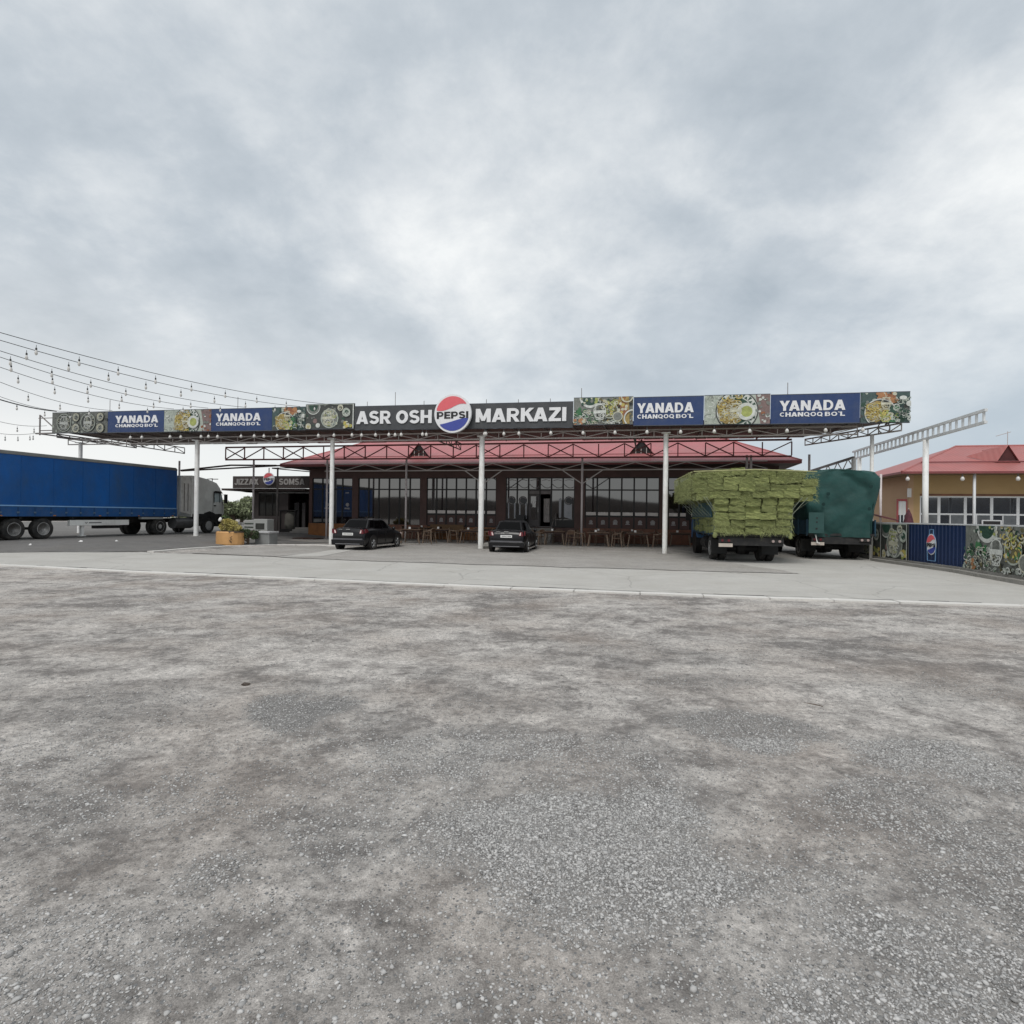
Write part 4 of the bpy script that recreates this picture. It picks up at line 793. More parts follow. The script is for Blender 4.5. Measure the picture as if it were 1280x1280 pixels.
# tall white tubes seen behind the glass (standing lamps) stay off; steps up to the door
sx0, sx1 = edges[3][0]+.9, edges[3][1]-1.2; st = MB()
steps = thing('entrance_steps', 'dark concrete steps leading up to the open restaurant door', 'steps', Wd((sx0+sx1)/2, DW-1.6, .1), -TH); hw = (sx1-sx0)/2
for k in range(5): MB().box(-hw, hw, .3*k, 1.59, .17*k+.002*k, .17*(k+1)-.002).build('step', M_ter, steps)
hr = thing('handrail', 'thin grey metal handrail beside the entrance steps', 'handrail', Wd(sx1+.1, DW-1.7, .1), -TH)
mb = MB(); mb.tube([(0,0,0),(0,0,.95),(0,1.5,1.75),(0,1.6,1.0)], .025, 6); mb.tube([(0,0,.95),(-.9,0,.95),(-.9,0,0)], .02, 6); mb.build('rail', M_steel, hr)
# roof (hipped), eaves, soffit
DE = 6.2; EZ = 4.78; sl = spx(350, DE, 579); sr = spx(1005, DE, 577)-.1; DB = DE+13.4; rise = .47; hd = (DB-DE)/2; RZ = EZ+hd*rise
A = [(sl,DE,EZ),(sr,DE,EZ),(sr,DB,EZ),(sl,DB,EZ)]; r0, r1 = (sl+hd,DE+hd,RZ), (sr-hd,DE+hd,RZ)
mb = MB(); mb.add(A+[r0, r1], [(0,1,5,4),(1,2,5),(2,3,4,5),(3,0,4)]); roof = mb.build('roof', M_roof, rest)
mb = MB(); t_ = .16; mb.box(sl,sr,DE-.02,DE+.03,EZ-t_,EZ-.004); mb.box(sl-.02,sl+.03,DE+.03,DB,EZ-t_,EZ-.004); mb.box(sr-.03,sr+.02,DE+.03,DB,EZ-t_,EZ-.004); mb.build('fascia', mat('dark_red_fascia', (.20,.05,.05), .5), roof)
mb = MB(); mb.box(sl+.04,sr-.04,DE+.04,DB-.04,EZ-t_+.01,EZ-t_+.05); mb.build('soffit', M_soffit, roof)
def on(s, t): return (s, DE+t, EZ+rise*t)       # point on the front slope
mb = MB(); mb.tube([on(sl+1.15+.0, 1.15), on(sr-1.15, 1.15)], .035, 4); mb.build('lap_seam', M_red_steel, roof)
mb = MB(); mb.tube([A[0], r0], .05, 5); mb.tube([A[1], r1], .05, 5); mb.tube([r0, r1], .06, 5); mb.build('ridge_cap', M_roof, roof)
for px in (526, 802):
    s = spx(px, 7.6, 558); t0 = 1.15; mb = MB(); f0 = on(s, t0); w = .62; hh = .80; apex = (s, DE+t0, EZ+rise*t0+hh); back = on(s, t0+hh/rise)
    L0 = (s-w, DE+t0, f0[2]); R0 = (s+w, DE+t0, f0[2]); mb.add([L0, R0, apex, back, (s-w-.12, DE+t0-.12, f0[2]-.05), (s+w+.12, DE+t0-.12, f0[2]-.05), (s, DE+t0-.12, apex[2]+.03)], [(4,6,3),(6,5,3)]); dm = mb.build('dormer', M_roof, roof)
    mb = MB(); mb.add([L0, R0, apex], [(0,1,2)]); mb.build('dormer_opening', M_frame, roof); 
    mb = MB(); [mb.box(s-w*.5+k*.3-.02, s-w*.5+k*.3+.02, DE+t0-.04, DE+t0-.01, f0[2], f0[2]+.35) for k in range(3)]; mb.build('dormer_slat', M_lsteel, roof)
# ---- small bakery building on the left
DJ = 9.0; j0, j1 = spx(291, DJ, 603), spx(385.5, DJ, 603); Yj = Wd(j0, DJ).y; g = .28
zj = lambda py: zpx(335, py, Wd((j0+j1)/2, DJ).y)
bak = thing('bakery', 'small dark flat roofed bakery with JIZZAX SOMSA sign left of the restaurant', 'bakery', Wd(j0, DJ), -TH); wj = j1-j0
z0s, z1s = zj(611), zj(596); dz = z0s
mb = MB(); X = lambda px: spx(px, DJ, 620)-j0
mb.box(X(314), X(320), .3, 5, g, dz); mb.box(X(320), X(346), .3, .5, g, zj(645)); mb.box(X(320), X(346), .3, .5, zj(616), dz); mb.box(X(346), X(357), .3, .5, g, dz); mb.box(X(357), X(385), .3, .5, zj(616), dz); mb.box(X(314), X(386), 4.8, 5, g, dz)
mb.box(X(320), X(385), .6, 4.8, g, g+.25); mb.build('wall', mat('grey_brown_wall', (.075,.06,.057), .7, .2, 1), bak)
MB().box(X(320), X(346), .36, .38, zj(645), zj(616)).build('window', mat('dim_window_glass', (.045,.04,.036), .12, .2, 1, spec=.6), bak)
mb = MB(); [mb.box(X(p)-.03, X(p)+.03, .33, .37, zj(645), zj(616)) for p in (320.5, 328, 337, 345.5)]; mb.build('window_frame', M_frame, bak)
MB().box(X(320), X(386), .28, .30, zj(616.2), zj(615)).build('trim', mat('pale_trim', (.35,.34,.33), .5), bak)
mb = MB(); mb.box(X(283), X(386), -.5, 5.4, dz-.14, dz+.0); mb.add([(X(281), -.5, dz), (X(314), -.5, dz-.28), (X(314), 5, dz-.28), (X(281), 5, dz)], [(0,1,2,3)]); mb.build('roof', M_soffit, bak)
MB().box(X(365), X(371), .3, .36, g+.25, zj(628)).build('door', M_frame, bak); MB().box(X(376), X(382), 1.2, 1.3, zj(650), zj(630)).build('oven_opening', M_frame, bak)
MB().box(X(371.5), X(375.5), .6, .7, g+.25, zj(628)).build('inner_wall', mat('grey_inner', (.10,.09,.09), .7), bak)
sg = thing('bakery_sign', 'brown sign board with pale letters JIZZAX SOMSA on the bakery roof edge', 'sign', Wd(j0, DJ-.6, dz+.01), -TH); hs = z1s-z0s
MB().box(spx(291,DJ-.6,603)-j0, spx(386.5,DJ-.6,603)-j0, 0, .1, 0, hs).build('board', mat('brown_sign_board', (.055,.042,.038), .6), sg)
M_pl = mat('weathered_letters', (.30,.285,.275), .6, .2, 4)
XS = lambda px: spx(px, DJ-.6, 603)-j0
text('JIZZAX', sg, XS(293.5), -.002, hs*.28, XS(323.5)-XS(293.5), hs*.5, m=M_pl, bold=.05, depth=.03); text('SOMSA', sg, XS(349), -.002, hs*.28, XS(381)-XS(349), hs*.5, m=M_pl, bold=.05, depth=.03)
rs = thing('round_sign', 'small round PEPSI sign in front of the bakery sign board', 'sign', Wd(spx(336.5, DJ-.85, 600), DJ-.85, zj(599.5)), -TH, None); globe(rs, 0, 0, 0, 7.6/F*Yj, .06)
MB().bar((0,-.03,.42), (0,-.03,.75), .05).build('hanger', M_steel, rs)
# thin poles and light awning frame in front of the bakery
aw = thing('awning_frame', 'low dark steel awning frame on thin posts in front of the bakery', 'awning frame', Wd(j0, 6.2), -TH)
Ya = Wd(j0, 6.2).y; za = lambda py: zpx(330, py, Ya); XA = lambda px: spx(px, 6.2, 600)-j0
mb = MB(); mb.bar((XA(226), 0, zpx(226,588,Wd(spx(226,6.2),6.2).y)), (XA(288), 0, zpx(288,581.5,Wd(spx(288,6.2),6.2).y)), .10); mb.bar((XA(288), 0, zpx(288,581.5,Wd(spx(288,6.2),6.2).y)), (XA(345), 0, za(583.5)), .10); mb.bar((XA(226), 0.05, zpx(226,588.5,Wd(spx(226,6.2),6.2).y)), (XA(362), .05, za(583)), .09)
mb.bar((XA(340), 0, za(587)), (XA(385), .3, za(591)), .06); mb.bar((XA(340), 0, za(586.5)), (XA(385), 0, za(587)), .05); mb.build('beam', M_soffit, aw)
for px in (347,): MB().lathe([(.055, .25), (.055, za(586))], n=8, c=(XA(px), 0, 0)).build('post', mat('brownish_post', (.16,.14,.13), .6), aw, smooth=True)
# ================================================================== RIGHT HAND STRUCTURES
gan = thing('beam_frame', 'long white ladder beam on round columns running back along the right side', 'beam frame', (0,0,0))
pa, pb = Vector((15.55, 19.4, 5.17)), Vector((18.45, 32.0, 5.17)); hh = .20
mb = MB(); mb.bar(pa+Vector((0,0,hh)), pb+Vector((0,0,hh)), .09); mb.bar(pa-Vector((0,0,hh)), pb-Vector((0,0,hh)), .09); bmn = mb.build('beam', mat('pale_grey_beam', (.62,.63,.63), .5, .15, 2), gan)
vm = MB().box(-.03,.03,-.03,.03,-.16,.16).mesh('rung', mat('pale_grey_beam', (.4,.4,.4)))
for k in range(29): inst('rung', vm, bmn, pa.lerp(pb, (k+.3)/29))
for (px, Yc, r) in ((1156, 23.6, .105), (1073, 31.0, .10)):
    t = (Yc-pa.y)/(pb.y-pa.y); p = pa.lerp(pb, t); MB().lathe([(r, -.02), (r, 4.93)], c=(p.x, p.y, 0), n=20).build('column', M_white, gan, smooth=True)
tb = thing('truss_frame', 'lower dark zigzag truss between a white column and the restaurant corner', 'beam frame', (0,0,0))
p0 = Vector((15.6, 27.0, 4.45)); p1 = Vector((17.2, 34.4, 4.35)); mb = MB(); mb.bar(p0+Vector((0,0,.1)), p1+Vector((0,0,.1)), .10); mb.bar(p0-Vector((0,0,.38)), p1-Vector((0,0,.38)), .07); q = mb.build('beam', M_steel, tb)
for k in range(10):
    a_, b_ = p0.lerp(p1, k/10), p0.lerp(p1, (k+1)/10); z1_, z2_ = ((.1, -.38) if k % 2 else (-.38, .1)); MB().bar(a_+Vector((0,0,z1_)), b_+Vector((0,0,z2_)), .035).build('brace', M_lsteel, q)
MB().lathe([(.10, -.02), (.10, 4.5)], c=(15.58, 26.95, 0), n=16).build('column', M_white, tb, smooth=True)
# yellow building
C = Vector((21.1, 32.0)); EZr = 4.35; yb_ = thing('yellow_building', 'low yellow building with red metal roof and white framed windows on the right', 'building', (C.x, C.y, 0), -TH)
# local x: along the front to the right, y: back ; eave corner at 0,0
Lb, Db, ov = 24.0, 10.4, 1.5; hd = Db/2; rs_ = .365; RZ = EZr+hd*rs_
A = [(0,0,EZr),(Lb,0,EZr),(Lb,Db,EZr),(0,Db,EZr)]; q0, q1 = (hd*.92,hd,RZ), (Lb-hd,hd,RZ)
mb = MB(); mb.add(A+[q0,q1], [(0,1,5,4),(1,2,5),(2,3,4,5),(3,0,4)]); rf = mb.build('roof', M_roof2, yb_)
mb = MB(); mb.box(0,Lb,-.03,.02,EZr-.12,EZr-.004); mb.box(-.03,.02,.02,Db,EZr-.12,EZr-.004); mb.build('fascia', mat('dark_red_fascia', (.2,.05,.05)), rf)
MB().box(.03,Lb-.03,.03,Db-.03,EZr-.11,EZr-.07).build('soffit', mat('brown_soffit', (.15,.10,.055), .8), rf)
mb = MB(); mb.tube([A[0], q0], .06, 5); mb.tube([q0, q1], .06, 5); mb.build('ridge_cap', M_roof2, rf)
mb = MB(); mb.tube([(1.5,1.5,EZr+.63),(Lb-1.5,1.5,EZr+.63)], .035, 4); mb.build('lap_seam', M_red_steel, rf)
# dormer with antenna
XR = lambda px, y=0.0: (lambda k: (k*(C.y+y*CS)-(C.x+y*SN))/(CS+k*SN))(kx(px, 620))
xd = XR(1259, 1.6); t0 = 1.6; w = .48; z_ = EZr+rs_*t0; hh = .95
mb = MB(); mb.add([(xd-w-.1,t0-.1,z_-.05),(xd+w+.1,t0-.1,z_-.05),(xd,t0-.1,z_+hh),(xd,t0+hh/rs_,z_+hh),(xd-1.5,t0+1.1,z_+.44+.02)], [(0,2,3),(2,1,3),(0,2,4)]); mb.build('dormer', M_roof2, rf)
mb = MB(); mb.add([(xd-w,t0,z_),(xd+w,t0,z_),(xd,t0,z_+hh*.97)], [(0,1,2)]); mb.build('dormer_opening', mat('dark_red_opening', (.07,.015,.015), .7), rf)
an = thing('antenna', 'thin television antenna on the dormer of the yellow building', 'antenna'); an.location = (C.x+xd*CS+t0*SN, C.y-xd*SN+t0*CS, z_+hh); an.rotation_euler = (0,0,-TH)
mb = MB(); mb.tube([(0,0,-.05),(0,0,.75)], .018, 5); mb.tube([(.15,0,.72),(-.55,0,.5)], .015, 4); mb.build('mast', M_lsteel, an)
mb = MB(); mb.box(ov*.6, ov*.6+.25, ov, Db-.5, 0, EZr-.1); mb.build('side_wall', M_pink, yb_)
xw = XR(1150, ov); mb = MB(); mb.box(ov*.6+.25, xw, ov, ov+.25, 0, EZr-.1); mb.box(xw, Lb-1, ov, ov+.25, 0, .9); mb.box(xw, Lb-1, ov, ov+.25, 3.08, EZr-.1); mb.build('wall', M_yellow, yb_)
MB().box(xw, Lb-1, ov-.02, ov-.003, 3.1, 3.2).build('cornice', M_plinth, yb_)
Yw = C.y+ov*CS
cols = [1144, 1174, 1207, 1240, 1273, 1306, 1340]
M_bluish = mat('bluish_window_glass', (.02,.028,.04), .04, .2, 1, spec=1); M_bluish.node_tree.nodes['Principled BSDF'].inputs['IOR'].default_value = 1.9
for a_, b_ in zip(cols[:-1], cols[1:]):
    x0, x1 = max(xw, XR(a_, ov)), XR(b_, ov); 
    if x1-x0 < .3: continue
    fr = MB()
    for q in ((x0, x1, 3.0, 3.08), (x0, x1, 2.03, 2.12), (x0, x1, .9, .98)): fr.box(q[0], q[1], ov+.03, ov+.12, q[2], q[3])
    fr.box(x0, x0+.08, ov+.025, ov+.125, .98, 3.0); fr.box(x1-.06, x1-.001, ov+.025, ov+.125, .98, 3.0); f = fr.build('window', M_pvc, yb_)
    MB().box(x0+.08, x1-.06, ov+.06, ov+.08, 2.12, 3.0).build('pane', M_bluish, f); m_ = x0+(x1-x0)*.42; MB().box(x0+.08, m_, ov+.06, ov+.08, .98, 2.03).build('pane', M_bluish, f); MB().box(m_+.05, x1-.06, ov+.06, ov+.08, .98, 2.03).build('pane', mat('hazy_glass', (.13,.14,.15), .2, .4, 1), f); MB().box(m_, m_+.05, ov+.03, ov+.1, .98, 2.03).build('mullion', M_pvc, f)
fr = MB(); xs0, xs1 = XR(1228, ov-.12), XR(1253, ov-.12)
for q in ((xs0, xs1, 1.72, 1.78), (xs0, xs1, 1.05, 1.11)): fr.box(q[0], q[1], ov-.1, ov-.04, q[2], q[3])
fr.box(xs0, xs0+.06, ov-.1, ov-.04, 1.11, 1.72); fr.box(xs1-.06, xs1, ov-.1, ov-.04, 1.11, 1.72); f = fr.build('serving_window', M_pvc, yb_); MB().box(xs0+.06, xs1-.06, ov-.08, ov-.06, 1.11, 1.72).build('pane', M_frame, f)
for px in (1218, 1302): MB().lathe([(.07, 0), (.07, EZr-.1)], c=(XR(px, .25), .25, 0), n=12).build('porch_post', M_pvc, yb_, smooth=True)
MB().lathe([(.06, 0), (.06, EZr-.1)], c=(XR(1101, .6)+.0, .6, 0), n=12).build('porch_post', mat('pinkish_grey_pole', (.4,.36,.35)), yb_, smooth=True)
x0 = XR(1137, ov-.1); MB().box(x0-.08, x0+.08, ov-.14, ov-.01, 3.0, 3.5).build('wall_lamp', M_bulb, yb_)
# red framed side window seen on the pink wall (front-facing return)
x0, x1 = XR(1107, ov), XR(1121, ov)
f = MB(); xa, xb = XR(1121, ov-.05), XR(1134, ov-.05)
rw = MB(); 
for q in ((xa, xb, 1.2, 1.28), (xa, xb, 2.78, 2.9)): rw.box(q[0], q[1], ov-.08, ov-.01, q[2], q[3])
rw.box(xa, xa+.09, ov-.08, ov-.01, 1.28, 2.78); rw.box(xb-.05, xb, ov-.08, ov-.01, 1.28, 2.78); f = rw.build('window', mat('red_window_frame', (.28,.05,.05), .5), yb_)
MB().box(xa+.09, xb-.05, ov-.05, ov-.03, 2.0, 2.78).build('pane', mat('milky_pane', (.62,.62,.60), .3, .1, 2), f); MB().box(xa+.09, xb-.05, ov-.05, ov-.03, 1.28, 2.0).build('pane', M_bluish, f)
mb = MB(); [mb.box(xa+(xb-xa)*q-.025, xa+(xb-xa)*q+.025, ov-.07, ov-.052, 1.28, 2.78) for q in (.35, .68)]; mb.build('glazing_bar', M_pvc, f)
MB().add([(XR(1104,-.6)-.2,-.9,1.92),(XR(1121,-.6),-.9,1.72),(XR(1121,-.6),ov-.1,1.95),(XR(1104,-.6)-.2,ov-.1,2.15),(XR(1104,-.6)-.2,-.9,1.84),(XR(1121,-.6),-.9,1.64),(XR(1121,-.6),ov-.1,1.87),(XR(1104,-.6)-.2,ov-.1,2.07)], [(0,1,2,3),(7,6,5,4),(0,4,5,1),(1,5,6,2),(2,6,7,3),(3,7,4,0)]).build('small_awning', mat('dark_red_awning', (.10,.03,.03), .7), yb_)
for k, px in enumerate((1134.5, 1203, 1272.5)):
    t = thing('hanging_bulb', ('white bulb at the left corner of the yellow building eave','white bulb under the yellow building eave between two poles','white bulb under the yellow building eave below the dormer')[k], 'bulb', (C.x+XR(px,-.05)*CS-.05*SN, C.y-XR(px,-.05)*SN-.05*CS, EZr-.32), -TH, 'bulbs under the yellow building eave'); o = inst('bulb', bulb_g, t, (0,0,.0), sc=(1.1,1.1,1.1)); inst('socket', bulb_sock, t)
# folded umbrella
um = thing('parasol', 'folded dark red parasol leaning by the yellow wall behind the fence', 'parasol', (C.x+XR(1136,-.3)*CS-.3*SN, C.y-XR(1136,-.3)*SN-.3*CS, 0), -TH)
MB().lathe([(.03, 0), (.03, 2.35)], n=8).build('pole', M_lsteel, um); MB().lathe([(.12, 1.0), (.30, 1.15), (.26, 1.5), (.15, 2.0), (.03, 2.3)], n=12).build('canopy', mat('maroon_cloth', (.085,.025,.035), .9, .4, 6), um, smooth=True)
# ---- printed panel fence on the right
FP = [Vector(p) for p in ((15.95, 27.6), (15.35, 24.4), (15.22, 22.62), (14.98, 19.45), (14.1, 15.2), (13.2, 11.0))]
fence = thing('panel_fence', 'low fence of printed metal panels on a concrete kerb at the right', 'fence', (0,0,0))
def fseg(i, m, kind=None, z1=1.56, z0=.17, lbl=None):
    a_, b_ = FP[i], FP[i+1]; d = b_-a_; L_ = d.length; ang = math.atan2(d.y, d.x); mb = MB()
    n = max(2, int(L_/.19)); w = L_/n
    for k in range(n):
        q = -.018; mb.add([(k*w,0,z0),(k*w+w*.62,0,z0),(k*w+w*.7,q,z0),(k*w+w*.92,q,z0),((k+1)*w,0,z0),(k*w,0,z1),(k*w+w*.62,0,z1),(k*w+w*.7,q,z1),(k*w+w*.92,q,z1),((k+1)*w,0,z1)], [(j,j+1,j+6,j+5) for j in range(4)])
    mb.box(0, L_, .005, .02, z0, z1)
    o = mb.build('panel', m, fence, loc=(a_.x, a_.y, 0), rz=ang); o['label'] = lbl
    if kind:
        P = food(kind, L_-.01, z1-z0) ; pr = P.build(o, 'print'); pr.location = (0, -.022, z0)
    MB().box(0, L_, -.03, .035, z1+.003, z1+.05).build('top_rail', M_pvc, fence, loc=(a_.x, a_.y, 0), rz=ang)
    MB().box(.0, L_, -.10, .10, -.02, z0-.004).build('concrete_base', M_conc, fence, loc=(a_.x, a_.y, 0), rz=ang)
    for k in range(int(L_/1.6)+1): MB().box(-.02, .02, .022, .062, z0, z1).build('post', M_steel, fence, loc=(a_.x+d.x/L_*min(k*1.6, L_-.1), a_.y+d.y/L_*min(k*1.6, L_-.1), 0), rz=ang)
    return o, L_, ang
fseg(0, M_char, 'dark', lbl='dark food print panel behind the thin white pole')
fseg(1, M_char, 'dark', lbl='dark food print panel left of the blue one')
bo, L_, ang = fseg(2, M_navy2, lbl='plain dark blue corrugated panel with bottle picture')
fseg(3, M_char, 'bowl', lbl='food print panel with bowl and white drinking glass'); fseg(4, M_char, 'egg', lbl='food print panel at the right edge')
# bottle picture on the blue panel
cx = L_*.44; M_pb = mat('pale_blue_line', (.16,.30,.50), .5); q = MB()
B = [(-.20,.10),(-.22,.55),(-.20,.95),(-.10,1.15),(-.09,1.32),(.09,1.32),(.10,1.15),(.20,.95),(.22,.55),(.20,.10)]
for p_, r_ in zip(B, B[1:]+B[:1]): q.bar((cx+p_[0]*1.1, 0, .17+p_[1]*.92), (cx+r_[0]*1.1, 0, .17+r_[1]*.92), .022, .022)
q.build('bottle_outline', M_pb, bo, loc=(0, -.024, 0))
e = globe(bo, cx, -.024, .17+.68, .30, .006); e.scale = (.92, 1, 1.25)
# concrete kerb below the fence (towards the road)
strip('fence_kerb', [FP[1]+Vector((-.42,0)), FP[2]+Vector((-.42,-.0)), FP[3]+Vector((-.42,0)), FP[4]+Vector((-.45,.1)), FP[5]+Vector((-.45,.1))], .22, .12, M_conc, 1.3, h=.14)
o = MB().add([(15.0,24.6,.06),(14.55,19.4,.06),(13.6,14.9,.06),(12.8,11,.06),(13.1,11,.06),(13.95,15,.06),(14.95,19.5,.06),(15.3,24.6,.06)], [(0,1,6,7),(1,2,5,6),(2,3,4,5)]).build('verge', M_conc); o['kind'] = 'structure'
# ================================================================== VEHICLES
_wm = {}
def wheel(parent, x, y, r, w, side, rim=M_rim, z=None, dual=False, dish=.06):
    """axle along x; side=+1 outer face towards +x"""
    key = (r, w, side, rim.name, dish)
    if key not in _wm:
        h = w/2; n = 28
        tm = MB().lathe([(r*.60,-h*.9),(r*.78,-h),(r*.93,-h*.92),(r,-h*.6),(r,-h*.28),(r*.985,-h*.25),(r*.985,-h*.19),(r,-h*.16),(r,h*.16),(r*.985,h*.19),(r*.985,h*.25),(r,h*.28),(r,h*.6),(r*.93,h*.92),(r*.78,h),(r*.60,h*.9)], ax='x', n=n).mesh('tyre', M_rubber, True)
        q = MB(); o = h*side; f = side
        q.lathe([(r*.60, o*.9),(r*.57, o*.95),(r*.54, o*.85),(r*.50, o-f*dish*1.5),(r*.30, o-f*dish*1.9),(r*.26, o-f*dish*.8),(r*.20, o-f*dish*.3),(r*.12, o-f*dish*.2)], ax='x', n=n)
        for k in range(10): t = k*.6283; q.lathe([(r*.035, o-f*dish*1.9),(r*.035, o-f*dish*1.2)], c=(0, r*.40*math.cos(t), r*.40*math.sin(t)), ax='x', n=6)
        _wm[key] = (tm, q.mesh('rim', rim, True))
    tm, rm = _wm[key]; wv = inst('wheel', tm, parent, (x, y, r if z is None else z)); inst('rim', rm, wv)
    if dual: inst('wheel', tm, parent, (x-side*(w+.04), y, r if z is None else z))
    return wv
def alloy(parent, x, y, r, w, side):
    key = ('alloy', r, w, side)
    if key not in _wm:
        h = w/2; tm = MB().lathe([(r*.62,-h*.9),(r*.8,-h),(r*.95,-h*.85),(r,-h*.5),(r,h*.5),(r*.95,h*.85),(r*.8,h),(r*.62,h*.9)], ax='x', n=28).mesh('tyre', M_rubber, True)
        q = MB(); o = h*side; q.lathe([(r*.66, o*.92),(r*.62, o*1.0),(r*.58, o*.9),(r*.56, o*.4),(r*.1, o*.3)], ax='x', n=28); 
        for k in range(5):
            t = k*1.2566+.3; c, s_ = math.cos(t), math.sin(t); q.bar((o*.95, 0, 0), (o*.95, r*.6*c, r*.6*s_), .05, .03)
        _wm[key] = (tm, q.mesh('rim', mat('alloy_rim', (.5,.5,.5), .3, .05, 3, metal=.8), True))
    tm, rm = _wm[key]; wv = inst('wheel', tm, parent, (x, y, r)); inst('rim', rm, wv); return wv
# ---------------- black saloon car; y forward from the rear bumper, x to the right
def saloon(label):
    t = thing('saloon_car', label, 'car', group='black saloon cars parked in front of the restaurant'); L_ = 4.5; hw = .86
    # stations: y, half width, sill z, shoulder z, deck z, deck half width
    ST = [(0.00,.70,.34,.66,.70,.55),(0.04,.79,.27,.86,.93,.62),(.18,.83,.24,.93,1.03,.66),(.45,.85,.22,.95,1.06,.68),(.75,.86,.21,.95,1.05,.70),(1.2,.865,.20,.94,1.02,.72),(2.0,.87,.19,.92,1.0,.73),(2.9,.865,.19,.90,.99,.73),(3.3,.86,.19,.87,.97,.70),(3.8,.84,.20,.82,.88,.64),(4.15,.80,.22,.74,.80,.58),(4.40,.70,.26,.62,.68,.48),(4.48,.58,.32,.54,.58,.40)]
    mb = MB(); rows = []
    for y, w, sz, sh, dz, dw in ST:
        half = [(0, sz), (w*.80, sz), (w*.96, sz+.05), (w, sz+(sh-sz)*.35), (w*1.0, sz+(sh-sz)*.62), (w*.975, sh-.06), (w*.93, sh), (dw, dz-.015), (dw*.5, dz), (0, dz+.008)]
        ring = half+[(-x, z) for x, z in half[-2:0:-1]]; rows.append([(x, y, z) for x, z in ring])
    n = len(rows[0]); fs = []
    for i_ in range(len(rows)-1):
        for k in range(n): j = (k+1) % n; fs.append((i_*n+k, i_*n+j, (i_+1)*n+j, (i_+1)*n+k))
    fs += [tuple(range(n)), tuple(range((len(rows)-1)*n, len(rows)*n))]; mb.add([v for r_ in rows for v in r_], fs)
    body = mb.build('body', M_carblack, t, smooth=True); md = body.modifiers.new('s', 'SUBSURF'); md.levels = md.render_levels = 1
    # cabin: bottom ring and top ring, superelliptic
    bot = [(.66,.50),(.77,1.05),(.785,2.0),(.76,2.75),(.64,3.35)]; top = [(.50,1.02),(.585,1.35),(.60,1.85),(.575,2.25),(.50,2.52)]
    zb1, zt1 = .93, 1.405
    def ringp(a, z, crown): return [(x, y, z) for x, y in a]+[(-x, y, z) for x, y in a[::-1]]
    r0 = ringp(bot, zb1, 0); r1 = ringp(top, zt1, 0); r2 = [(x*.80, y*.82+.32, zt1+.045) for x, y, z in r1]; n = len(r0); mb = MB(); fs = []
    for a_ in (0, 1):
        for k in range(n): j = (k+1) % n; fs.append((a_*n+k, a_*n+j, (a_+1)*n+j, (a_+1)*n+k))
    fs.append(tuple(range(2*n, 3*n))); mb.add(r0+r1+r2, fs); mb.build('cabin', M_carblack, t, smooth=False, bevel=.03, seg=2)
    V_ = lambda p: Vector(p)
    def quad(name, a_, b_, c_, d_, ins, off, m=M_glassc):   # a,b bottom; c,d top
        a_, b_, c_, d_ = map(V_, (a_, b_, c_, d_)); nrm = (b_-a_).cross(d_-a_).normalized(); ce = (a_+b_+c_+d_)/4
        if nrm.dot(ce-Vector((0, 1.9, 1.0))) < 0: nrm = -nrm
        P = []
        for u, v in ((ins[0], ins[1]), (1-ins[2], ins[1]), (1-ins[2], 1-ins[3]), (ins[0], 1-ins[3])): P.append((a_.lerp(b_, u)).lerp(d_.lerp(c_, u), v)+nrm*off)
        Q = [p-nrm*.012 for p in P]; mb = MB(); mb.add(P+Q, [(0,1,2,3),(0,4,5,1),(1,5,6,2),(2,6,7,3),(3,7,4,0)]); return mb.build(name, m, t)
    k9 = n-1
    quad('rear_window', r0[k9], r0[0], r1[0], r1[k9], (.06,.16,.06,.06), .010)
    quad('windscreen', r0[5], r0[4], r1[4], r1[5], (.06,.12,.06,.06), .010)
    for s_ in (1, -1):
        f = lambda p: (p[0]*s_, p[1], p[2])
        quad('side_window', f(r0[0]), f(r0[1]), f(r1[1]), f(r1[0]), (.30,.22,.03,.10), .010)
        quad('side_window', f(r0[1]), f(r0[2]), f(r1[2]), f(r1[1]), (.03,.16,.04,.10), .010)
        quad('side_window', f(r0[2]), f(r0[3]), f(r1[3]), f(r1[2]), (.04,.16,.02,.10), .010)
        quad('side_window', f(r0[3]), f(r0[4]), f(r1[4]), f(r1[3]), (.02,.20,.45,.14), .010)
        mb = MB(); mb.lathe([(.0,0),(.06,.02),(.085,.10),(.06,.17),(0,.19)], c=(s_*.90, 2.92, .88), n=10); mb.build('mirror', M_carblack, t, smooth=True)
        for y in (.78, 3.42):
            q = MB(); q.lathe([(.36,-.16),(.36,.0)] if s_ < 0 else [(.36,.0),(.36,.16)], c=(s_*.715+(0), y, .33), ax='x', n=26); 
            q = MB(); q.lathe([(.365, -.08), (.365, .083)], c=(s_*.80, y, .335), ax='x', n=28); q.build('wheel_arch', M_frame, t, smooth=False); alloy(t, s_*.79, y, .305, .20, s_)
        # tail lamp wrapping the corner
        q = MB(); q.prism([(s_*.56, .80), (s_*.765, .79), (s_*.74, .975), (s_*.62, .99)], 'y', .0, .06); o = q.build('tail_lamp', M_red, t); o.location = (0, -.005, -.02)
        q = MB(); q.prism([(s_*.58, .82), (s_*.65, .815), (s_*.67, .95), (s_*.63, .955)], 'y', -.008, .0); q.build('reversing_lens', M_clear, o)
        q = MB(); q.prism([(.06, .80), (.36, .84), (.30, .97), (.06, .99)], 'x', s_*.79, s_*.832); o2 = q.build('tail_lamp', M_red, t)
        q = MB(); q.box(s_*.872-.006, s_*.872+.006, 1.0, 3.1, .16, .22); q.build('sill_trim', M_chrome, t)
